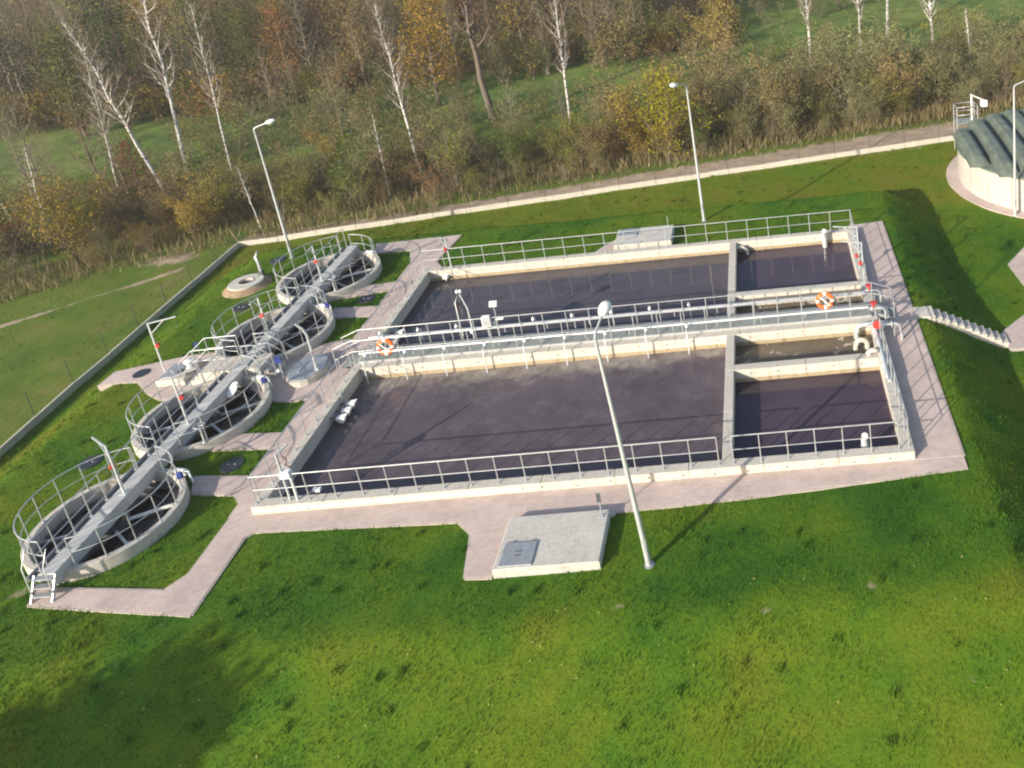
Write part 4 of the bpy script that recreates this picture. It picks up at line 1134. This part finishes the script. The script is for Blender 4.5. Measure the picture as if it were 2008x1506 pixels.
def plant(rng, H, r0, leaves, lsize, cl_spread, **kw):
    """one plant as arrays: verts, tris, leaf flag per vert, shade factor per vert"""
    trunks, sg, tips = grow(rng, H, r0, **kw)
    P0, P1, A, B = [list(a) for a in sg]
    for pts, rad in trunks:
        for i in range(len(pts) - 1): P0.append(pts[i]); P1.append(pts[i + 1]); A.append(rad[i]); B.append(rad[i + 1])
    V, F_ = seg_mesh(P0, P1, A, B)
    lf = np.zeros(len(V)); sh = rng.uniform(.7, 1.2, len(V) // 6).repeat(6)
    if leaves:
        idx = rng.integers(0, len(tips), leaves)
        C = tips[idx] + rng.normal(size=(leaves, 3)) * cl_spread
        C[:, 2] = np.maximum(C[:, 2], .05)
        LV, LF = leaf_mesh(C, lsize, rng)
        cl = rng.uniform(.65, 1.3, len(tips))[idx] * rng.uniform(.75, 1.25, leaves)
        F_ = np.concatenate([F_, LF + len(V)]); V = np.concatenate([V, LV])
        lf = np.concatenate([lf, np.ones(3 * leaves)]); sh = np.concatenate([sh, cl.repeat(3)])
    return V, F_, lf, sh
def in_view(x, y, m=.14):
    """roughly inside the picture or a step beside it"""
    d = Vector((x, y, 3.)) - Vector((19.0947, -24.4267, 20.2929))
    w_ = d.dot(Vector(cf))
    u = .5 - cam_d.shift_x + d.dot(Vector(cr)) / w_ * .85668
    return w_ > 0 and -m < u < 1 + m
def mass(name, label, cat, variants, spots):
    """many plants grown together as ONE stuff object: spots = (x, y, scale, rot, variant, leaf colour, twig colour)"""
    VV, FF, TT, MI = [], [], [], []; off = 0
    spots = [q for q in spots if in_view(q[0], q[1])]
    for (x, y, s_, r, k, lc, tc, sz) in spots:
        V, F_, lf, sh = variants[k]
        c_, n_ = math.cos(r), math.sin(r)
        W_ = np.stack([(V[:, 0] * c_ - V[:, 1] * n_) * s_, (V[:, 0] * n_ + V[:, 1] * c_) * s_, V[:, 2] * s_ * sz], 1) + [x, y, float(gz(x, y, False)) - .08]
        col = np.where(lf[:, None] > .5, np.array(lc)[None], np.array(tc)[None]) * sh[:, None]
        VV.append(W_); FF.append(F_ + off); TT.append(col); MI.append((lf[F_[:, 0]] > .5).astype(int)); off += len(V)
    me = np_mesh(name, np.concatenate(VV), np.concatenate(FF), [M['twig'], M['leaf']], {'tint': np.concatenate(TT)}, np.concatenate(MI))
    o = bpy.data.objects.new(name, me); COL.objects.link(o)
    return tag(o, label, cat, kind='stuff')
OLIVE, OCHRE, TAN, GREEN, YEL, RUST, GREYG, RED = (.19, .185, .045), (.30, .215, .045), (.25, .185, .08), (.10, .15, .03), (.34, .30, .03), (.26, .12, .045), (.21, .205, .09), (.28, .075, .03)
DARKG = (.025, .045, .018)
TW1, TW2, TW3 = (.20, .16, .11), (.245, .205, .155), (.13, .095, .07)

rg = np.random.default_rng(5)
bushes = [plant(rg, 4.0, .05, n, .062, .20, start=.15, nb=36, spread=.30, up=.9, sub=5, stems=9, wob=.03) for n in (1600, 1100, 2900, 500, 2300, 250)]
def edge(x):
    """southern edge of the thicket"""
    if x > -17: return float(fence_b(x)) + 2.6 + .07 * max(0, min(x + 4, 30))
    return float(np.interp(x, [-70, -45, -30, -25, -17], [2, 14, 23.2, 26.4, 29.6]))
spots = []
for x in np.arange(-66, 58, 1.55):
    depth = 11 if x < 6 else 15
    if x < -30: depth = 22
    for k in range(int(depth / 1.75)):
        yy = edge(x) + .6 + k * 1.75 + rg.uniform(-.7, .7); xx = x + rg.uniform(-.8, .8)
        if rg.uniform() < .2 + .03 * k * (x < 6): continue
        tall = 1.0 if k > 0 else .62
        tall *= np.interp(xx, [-40, -20, -5, 5, 14, 22, 40], [1.1, 1.05, 1.1, 1.0, 1.1, 1.2, 1.05])
        tall *= rg.choice([rg.uniform(.4, .75), rg.uniform(.75, 1.05), rg.uniform(1.0, 1.35)]) * (1. if k < 5 or xx > 6 else .75)
        patch = math.sin(xx * .31 + 1.7 * math.sin(yy * .4)) + .8 * math.sin(xx * .13 + 2)
        v = int(rg.integers(0, 6))
        lc = [OLIVE, GREYG, TAN, OLIVE, OCHRE, GREYG, TAN, GREEN, RUST][int(rg.integers(0, 9))]
        if patch > .7: lc = [OLIVE, GREEN, OLIVE][int(rg.integers(0, 3))]
        elif patch < -.9: lc = [TAN, OCHRE, TAN][int(rg.integers(0, 3))]
        if xx > 14: lc = [GREYG, OLIVE, GREYG, TAN, GREYG][int(rg.integers(0, 5))]
        lc = tuple(np.array(lc) * rg.uniform(.75, 1.2)); tc = [TW1, TW2, TW3, TW1][int(rg.integers(0, 4))]
        spots.append((xx, yy, tall, rg.uniform(0, 6.28), v, lc, tc, rg.uniform(.85, 1.15)))
mass('thicket', 'dense belt of olive and brown autumn shrubs behind the back fence', 'shrubs', bushes, spots)

rg = np.random.default_rng(8)
trees = [plant(rg, 11., .15, n, .125, .5, start=.15, nb=nb, spread=.30, up=up, sub=sb, stems=1, wob=.015) for n, up, nb, sb in ((1700, .9, 28, 4), (300, 1.0, 32, 7), (1900, .6, 28, 4), (200, 1.3, 32, 7), (1200, 1.0, 28, 4), (60, 1.1, 32, 8), (350, .8, 32, 7))]
low = [plant(rg, 3.2, .04, n, .085, .22, start=.1, nb=18, spread=.34, up=.8, sub=5, stems=6, wob=.03) for n in (500, 250, 650)]
spots = []
for yy in list(np.arange(69, 84, 3.2)) + list(np.arange(84, 120, 5.4)):
    xl, xr = -28 - .62 * yy, 8 + .42 * yy
    for x in np.arange(xl, xr, 3.8 if yy < 84 else 5.4):
        xx = x + rg.uniform(-1.6, 1.6); y2 = yy + rg.uniform(-1.4, 1.4) + .10 * xx
        if xx > 6 and y2 < 84: continue
        if rg.uniform() < .1: continue
        if 26 < xx and rg.uniform() < .45: continue
        v = int(rg.integers(0, 7))
        lc = [OLIVE, OCHRE, TAN, GREYG, GREEN, OLIVE, RUST, DARKG, TAN][int(rg.integers(0, 9))]
        if xx < -60: lc = [OLIVE, GREEN, DARKG, YEL, GREYG, TAN][int(rg.integers(0, 6))]
        tc = [TW1, TW2, TW3][int(rg.integers(0, 3))]
        spots.append((xx, y2, rg.uniform(.75, 1.2), rg.uniform(0, 6.28), v, tuple(np.array(lc) * rg.uniform(.7, 1.15)), tc, rg.uniform(.9, 1.2)))
# a few bare trees out on the meadow and behind the thicket
for _ in range(30):
    xx = rg.uniform(-62, 8); y2 = rg.choice([rg.uniform(41, 47), rg.uniform(62, 69)]) + .08 * xx
    spots.append((xx, y2, rg.uniform(.45, .8), rg.uniform(0, 6.28), int(rg.choice([3, 5, 6, 1])), tuple(np.array([TAN, OLIVE, GREYG][int(rg.integers(0, 3))])), [TW1, TW2][int(rg.integers(0, 2))], 1.0))
nt_ = len(trees)
for _ in range(270):                                               # undergrowth along the edge of the wood
    xx = rg.uniform(-75, 14); y2 = rg.uniform(63, 76) + .10 * xx
    lc = [OLIVE, GREYG, TAN, OCHRE, GREEN, RUST][int(rg.integers(0, 6))]
    spots.append((xx, y2, rg.uniform(.8, 1.6), rg.uniform(0, 6.28), nt_ + int(rg.integers(0, 3)), tuple(np.array(lc) * rg.uniform(.7, 1.1)), [TW1, TW2, TW3][int(rg.integers(0, 3))], 1.0))
for _ in range(62):                                               # loose scrub on the right
    xx = rg.uniform(8, 58); y2 = rg.uniform(52, 92)
    if (xx > 26 and 66 < y2 < 74) or (xx > 40 and y2 > 64): continue
    lc = [OLIVE, GREYG, TAN, OCHRE, GREYG][int(rg.integers(0, 5))]
    spots.append((xx, y2, rg.uniform(.7, 1.3), rg.uniform(0, 6.28), nt_ + int(rg.integers(0, 3)), tuple(np.array(lc) * rg.uniform(.75, 1.1)), [TW1, TW2][int(rg.integers(0, 2))], 1.0))
for _ in range(110):                                               # scrub creeping over the meadow
    xx = rg.uniform(-34, 4); y2 = rg.uniform(44, 60) + .05 * xx
    if -14 < xx and 53 < y2: continue
    lc = [OLIVE, GREYG, TAN, GREYG][int(rg.integers(0, 4))]
    spots.append((xx, y2, rg.uniform(.5, 1.25), rg.uniform(0, 6.28), nt_ + int(rg.integers(0, 3)), tuple(np.array(lc) * rg.uniform(.75, 1.1)), [TW1, TW2][int(rg.integers(0, 2))], 1.0))
trees = trees + low
mass('woodland', 'mixed autumn woodland beyond the meadow, brown, olive and rust', 'wood', trees, spots)

def single_tree(name, label, cat, base, top, r0, bark, leaves, lsize, cl, lc, tc, seed, group=None, trunk_white=1., **kw):
    rng = np.random.default_rng(seed)
    x, y = base; z = float(gz(x, y, False)) - .1
    H = top[2] - z
    t = thing(name, label, cat, (x, y, z), group)
    trunks, sg, tips = grow(rng, H, r0, lean=(top[0] - x, top[1] - y), **kw)
    mb = MB()
    for pts, rad in trunks: mb.tube([(p[0] + x, p[1] + y, p[2] + z) for p in pts], [float(r) + .012 for r in rad], 8)
    big = sg[2] > np.quantile(sg[2], .86)
    for a, b, ra, rb in zip(sg[0][big], sg[1][big], sg[2][big], sg[3][big]):
        mb.tube([(a[0] + x, a[1] + y, a[2] + z), (b[0] + x, b[1] + y, b[2] + z)], [float(ra) + .006, float(rb) + .004], 5, cap=False)
    mb.build('trunk', M[bark], t)
    sm_ = ~big
    V, F_ = seg_mesh(sg[0][sm_], sg[1][sm_], sg[2][sm_] + .004, sg[3][sm_] + .003)
    col = np.array(tc)[None] * rng.uniform(.8, 1.2, len(V) // 6).repeat(6)[:, None]; mi = np.zeros(len(F_), int)
    if leaves:
        idx = rng.integers(0, len(tips), leaves); C = tips[idx] + rng.normal(size=(leaves, 3)) * cl
        LV, LF = leaf_mesh(C, lsize, rng)
        cc = (rng.uniform(.6, 1.3, len(tips))[idx] * rng.uniform(.75, 1.25, leaves)).repeat(3)
        col = np.concatenate([col, np.array(lc)[None] * cc[:, None]])
        F_ = np.concatenate([F_, LF + len(V)]); V = np.concatenate([V, LV]); mi = np.concatenate([mi, np.ones(leaves, int)])
    o = bpy.data.objects.new('crown', np_mesh('crown', V, F_, [M['twig'], M['leaf']], {'tint': col}, mi)); COL.objects.link(o); o.parent = t
    return t
BW = (.27, .23, .195)
birch = [((-29.6, 39.7), (-32.6, 39.2, 12.3), .20, 'tall leaning white birch at the left, bending strongly to the left', 21),
         ((-29.2, 42.2), (-27.9, 42.2, 15.5), .22, 'tallest upright white birch at the left, just right of the leaning one', 22),
         ((-35.3, 42.2), (-34.2, 42.2, 9.6), .13, 'slim white birch left of the leaning birch', 23),
         ((-26.1, 43.1), (-25.2, 43.1, 12.0), .10, 'thin greyish birch right of the tallest left birch', 24),
         ((-8.2, 37.9), (-8.6, 37.9, 11.2), .15, 'single slender white birch behind the far left lamp, centre left', 25),
         ((1.7, 47.0), (2.3, 47.0, 9.6), .16, 'white birch with forked crown standing before the green meadow', 26),
         ((23.1, 55.3), (23.3, 55.3, 9.5), .22, 'leftmost thick white birch at the top right', 27),
         ((28.3, 58.9), (28.3, 58.9, 8.0), .18, 'second white birch from the left at the top right', 28),
         ((32.0, 66.6), (32.6, 66.6, 9.5), .24, 'white birch at the top edge, third in the right group', 29),
         ((34.2, 53.1), (33.8, 53.1, 9.0), .22, 'white birch with dark foot, fourth in the right group', 30),
         ((36.8, 50.0), (36.4, 50.0, 3.6), .15, 'short broken white birch stem at the far right', 31),
         ((-8.9, 33.6), (-8.7, 33.6, 4.2), .07, 'thin pale sapling behind the fence, centre left', 32),
         ((-16.5, 29.9), (-16.8, 29.9, 2.6), .05, 'thin pale sapling just left of the far left lamp', 33),
         ((-32.1, 30.7), (-31.3, 30.7, 5.2), .10, 'pale leaning sapling at the left edge of the thicket', 34),
         ((-40.0, 36.8), (-41.5, 36.8, 5.5), .12, 'pale birch stem at the extreme left edge', 35)]
for (b, tp, r, lb, sd) in birch:
    small = tp[2] < 6
    single_tree('birch_tree', lb, 'birch', b, tp, r * .72, 'birch', 120 if small else 320, .07, .35, TAN, BW, sd, 'white birches', start=.36, nb=12 if small else 30, spread=.19, up=1.5, sub=9, wob=.012)
single_tree('bare_tree', 'dark bent trunk of a bare tree in the centre of the background', 'tree', (-5.3, 48.5), (-6.0, 48.5, 13.0), .34, 'bark', 200, .09, .4, TAN, TW3, 41, None, start=.45, nb=20, spread=.28, up=1.0, sub=6, wob=.035)
single_tree('yellow_shrub', 'bright yellow green shrub behind the fence near the back lamp', 'shrub', (11.6, 36.2), (11.6, 36.2, 4.0), .10, 'bark', 3200, .10, .32, (.30, .27, .02), TW1, 42, None, start=.06, nb=40, spread=.40, up=.6, sub=5, wob=.02)
single_tree('ochre_shrub', 'ochre brown rounded shrub left of the yellow shrub', 'shrub', (8.2, 37.4), (8.2, 37.4, 2.8), .10, 'bark', 2200, .10, .32, OCHRE, TW1, 43, None, start=.06, nb=36, spread=.42, up=.6, sub=5, wob=.02)
single_tree('golden_tree', 'golden brown leafy tree before the meadow, left of the bent trunk', 'tree', (-13.2, 57.0), (-12.6, 57.0, 8.4), .22, 'bark', 3600, .15, .5, (.30, .19, .035), TW1, 44, None, start=.15, nb=40, spread=.34, up=.6, sub=5, wob=.02)
single_tree('yellowing_tree', 'pale yellow leafy tree right of the green meadow', 'tree', (15.3, 55.5), (15.5, 55.5, 6.4), .2, 'bark', 3000, .14, .45, (.26, .20, .06), TW2, 45, None, start=.2, nb=36, spread=.36, up=.7, sub=5, wob=.02)
single_tree('green_tree', 'green and yellow leafy tree at the left beside the meadow', 'tree', (-50., 58.5), (-49.5, 58.5, 8.5), .2, 'bark', 3600, .15, .45, (.10, .12, .025), TW1, 46, None, start=.08, nb=40, spread=.32, up=.7, sub=5, wob=.02)
single_tree('rust_shrub', 'rust red shrub at the foot of the leaning birch', 'shrub', (-31.4, 39.5), (-31.4, 39.5, 2.2), .08, 'bark', 1300, .09, .3, (.20, .075, .03), TW3, 47, None, start=.06, nb=30, spread=.40, up=.7, sub=4, wob=.02)
single_tree('red_tree', 'rust red tree crown at the top centre of the woodland', 'tree', (-17.5, 84.), (-17.5, 84., 9.5), .2, 'bark', 2600, .18, .6, (.25, .06, .03), TW1, 48, None, start=.2, nb=36, spread=.3, up=.7, sub=5, wob=.02)
single_tree('orange_tree', 'orange brown tree crown in the woodland above the golden tree', 'tree', (-33., 80.), (-33., 80., 10.), .2, 'bark', 2600, .18, .6, (.27, .12, .035), TW1, 49, None, start=.2, nb=36, spread=.3, up=.7, sub=5, wob=.02)
# a broad tree outside the picture whose shadow falls on the foreground lawn
def broad_tree(label, x, y, zc, R, RZ, seed):
    rng = np.random.default_rng(seed); z = float(gz(x, y, False)) - .1
    t = thing('broadleaf_tree', label, 'tree', (x, y, z))
    mb = MB().tube([(x, y, z), (x + .1, y, z + 2.5), (x, y + .1, zc + RZ * .3)], [.28, .2, .06], 8)
    for k in range(9):
        a = k * 2.4; mb.tube([(x, y, zc - RZ * .7 + k * .25), (x + R * .7 * math.cos(a), y + R * .7 * math.sin(a), zc - RZ * .2 + k * .3)], [.09, .02], 6)
    mb.build('trunk', M['bark'], t)
    nc = 130; d = rng.normal(size=(nc, 3)); d /= np.linalg.norm(d, axis=1, keepdims=True)
    cc = d * (rng.uniform(.25, 1, nc) ** .45)[:, None] * [R, R, RZ]
    n = 36000; C = cc[rng.integers(0, nc, n)] + rng.normal(size=(n, 3)) * .38 + [0, 0, zc - z]
    V, F_ = leaf_mesh(C, .24, rng)
    o = bpy.data.objects.new('crown', np_mesh('crown', V, F_, [M['leaf']], {'tint': np.array(GREEN)[None] * rng.uniform(.7, 1.4, n).repeat(3)[:, None]})); COL.objects.link(o); o.parent = t
broad_tree('broad leafy tree standing left of the photographer, shading the lower left lawn', -14.1, -24.0, 5.0, 3.3, 2.9, 3)

# ------------------------------------------------------------------ grass
def in_poly(x, y, poly):
    r = np.zeros(len(x), bool); n = len(poly)
    for i in range(n):
        (x0, y0), (x1, y1) = poly[i], poly[(i + 1) % n]
        c_ = (y0 > y) != (y1 > y)
        with np.errstate(divide='ignore', invalid='ignore'):
            r ^= c_ & (x < (x1 - x0) * (y - y0) / (y1 - y0) + x0)
    return r
def blades(name, label, cat, x, y, h, wd, mats, tint, lean=.5):
    n = len(x); z = gz(x, y) - .01
    a = RNG.uniform(0, 6.28, n); b = RNG.uniform(0, 6.28, n)
    dx, dy = np.cos(a) * wd, np.sin(a) * wd
    lx, ly = np.cos(b) * h * lean * RNG.uniform(0, 1, n), np.sin(b) * h * lean * RNG.uniform(0, 1, n)
    V = np.stack([np.stack([x - dx, y - dy, z], 1), np.stack([x + dx, y + dy, z], 1), np.stack([x + lx, y + ly, z + h], 1)], 1).reshape(-1, 3)
    f = np.arange(3 * n).reshape(-1, 3)
    dr = np.zeros(n)
    dr += .17 * smooth((y - 22.0) / 2); dr += .05 * smooth((-4.4 - y) / 1.5); dr -= .06 * smooth((x + 3) / 4) * smooth((y + 5.2) / 1) * smooth((2 - y) / 2); dr += .08 * smooth((-9 - x) / 3)  # same lawn tones and painted bank sunlight as the ground
    o = bpy.data.objects.new(name, np_mesh(name, V, f, mats, {'tint': np.repeat(tint, 3, 0), 'dry': dr.repeat(3)})); COL.objects.link(o)
    return tag(o, label, cat, kind='stuff')
n = 430000
x = RNG.uniform(-16.6, 34, n); y = RNG.uniform(-9.5, 33.8, n)
ok = (y < fence_b(x) - .1) & (x > fence_l(y) + .1) & ~((x > -.25) & (x < 22.72) & (y > -.1) & (y < 17.3))
jx = x + RNG.normal(size=n) * .045; jy = y + RNG.normal(size=n) * .045        # blades hang over the path edges
for p_ in EXCL_POLY: ok &= ~in_poly(jx, jy, p_)
for (a, b, r) in EXCL_CIRC: ok &= np.hypot(x - a, y - b) > r
for (a, b, r) in SPOTS: ok &= (np.hypot(x - a, (y - b) * 1.5) > r * .75 * RNG.uniform(.3, 1.1, n))
clump = .5 + .5 * lump(x * 2.1 + 3, y * 2.3 + 1) + .35 * lump(x * .7, y * .6 + 9)
ok &= RNG.uniform(0, 1, n) < np.clip(.45 + clump * .6, .1, 1)
x, y, clump = x[ok], y[ok], np.clip(clump[ok], 0, 1)
h = (.035 + .085 * clump) * RNG.uniform(.6, 1.3, len(x))
h *= 1 + .7 * smooth((-1.2 - x) / 2) * smooth((x + 9) / 2)             # longer grass round the tanks
tint = (RNG.uniform(.8, 1.2, len(x)) * (.85 + .3 * clump))[:, None] * np.array([[1, 1, 1]])
# scattered taller tufts
ci = RNG.integers(0, len(x), 420); rep_ = 34
tx = np.repeat(x[ci], rep_) + RNG.normal(size=420 * rep_) * .07; ty = np.repeat(y[ci], rep_) + RNG.normal(size=420 * rep_) * .07
x = np.concatenate([x, tx]); y = np.concatenate([y, ty]); h = np.concatenate([h, RNG.uniform(.07, .19, len(tx))])
tint = np.concatenate([tint, np.repeat(RNG.uniform(.65, 1.15, 420), rep_)[:, None] * np.array([[.95, 1.0, .9]])])
blades('lawn_grass', 'short green lawn grass covering the banks and flats of the site', 'grass', x, y, h, .016 * RNG.uniform(.7, 1.4, len(x)), [M['blades']], tint)
n = 320000
x = RNG.uniform(-60, 55, n); y = RNG.uniform(5, 44, n)
ed = np.array([edge(float(a)) for a in np.arange(-60, 56)])[np.clip((x + 60).astype(int), 0, 115)]; d = y - ed
out = ((y > fence_b(x) + .5) | (x < fence_l(y) - .3))
pr = np.where(d > -1.8, .5 + .4 * lump(x * .8, y * .8), np.where(x < -16, .12 + .2 * lump(x * .5, y * .6), 0))
pr *= np.where((x > -4) & (d < -.3), .12, 1)                            # bare soil behind the fence on the right
ok = (d > -14) & (d < 4) & out & (RNG.uniform(0, 1, n) < pr)
trk2 = np.abs((y - 23.4) - (x + 20.2) * .72); ok &= ~((trk2 < .6) & (x < -18.5))
x, y, d = x[ok], y[ok], d[ok]
near = smooth((d + 2.6) / 1.6)
pick = RNG.integers(0, 4, len(x))
cols = np.where(near[:, None] > RNG.uniform(0, 1, len(x))[:, None], np.array([(.34, .26, .14), (.26, .20, .09), (.16, .16, .05), (.38, .31, .19)])[pick],
                np.array([(.12, .16, .02), (.10, .15, .018), (.15, .16, .035), (.18, .16, .06)])[pick]) * RNG.uniform(.7, 1.2, len(x))[:, None]
hh = np.where(near > .4, RNG.uniform(.25, .95, len(x)), RNG.uniform(.08, .2, len(x)))
blades('dry_grass', 'tall dry tan grass and weeds along the edge of the thicket', 'grass', x, y, hh, .022 * RNG.uniform(.7, 1.4, len(x)), [M['leaf']], cols, .7)

# fallen leaves and flecks on the front bank
n = 150
x = RNG.uniform(-6, 25, n); y = RNG.uniform(-8.6, -4.2, n)
C = np.stack([x, y, gz(x, y) + .07], 1)
V, F_ = leaf_mesh(C, .042, RNG)
o = bpy.data.objects.new('fallen_leaves', np_mesh('fallen_leaves', V, F_, [M['leaf']], {'tint': np.array([(.34, .31, .12), (.28, .28, .08), (.36, .33, .2)])[RNG.integers(0, 3, n)].repeat(3, 0)})); COL.objects.link(o)
tag(o, 'pale yellow fallen leaves scattered over the front bank', 'leaves', kind='stuff')

# ------------------------------------------------------------------ thin autumn haze
hz = MB().box(-720, 720, -520, 920, -8.5, 26.)
g_ = bpy.data.materials.new('thin_haze'); g_.use_nodes = True
t_ = g_.node_tree; t_.nodes.clear()
o_ = t_.nodes.new('ShaderNodeOutputMaterial'); pv = t_.nodes.new('ShaderNodeVolumePrincipled')
pv.inputs['Density'].default_value = HAZE
pv.inputs['Color'].default_value = (.93, .93, .95, 1)
pv.inputs['Anisotropy'].default_value = .2
t_.links.new(pv.outputs[0], o_.inputs['Volume'])
hb = hz.build('haze', g_); hb['kind'] = 'stuff'
tag(hb, 'thin pale autumn haze filling the air over the whole site', 'haze', kind='stuff')
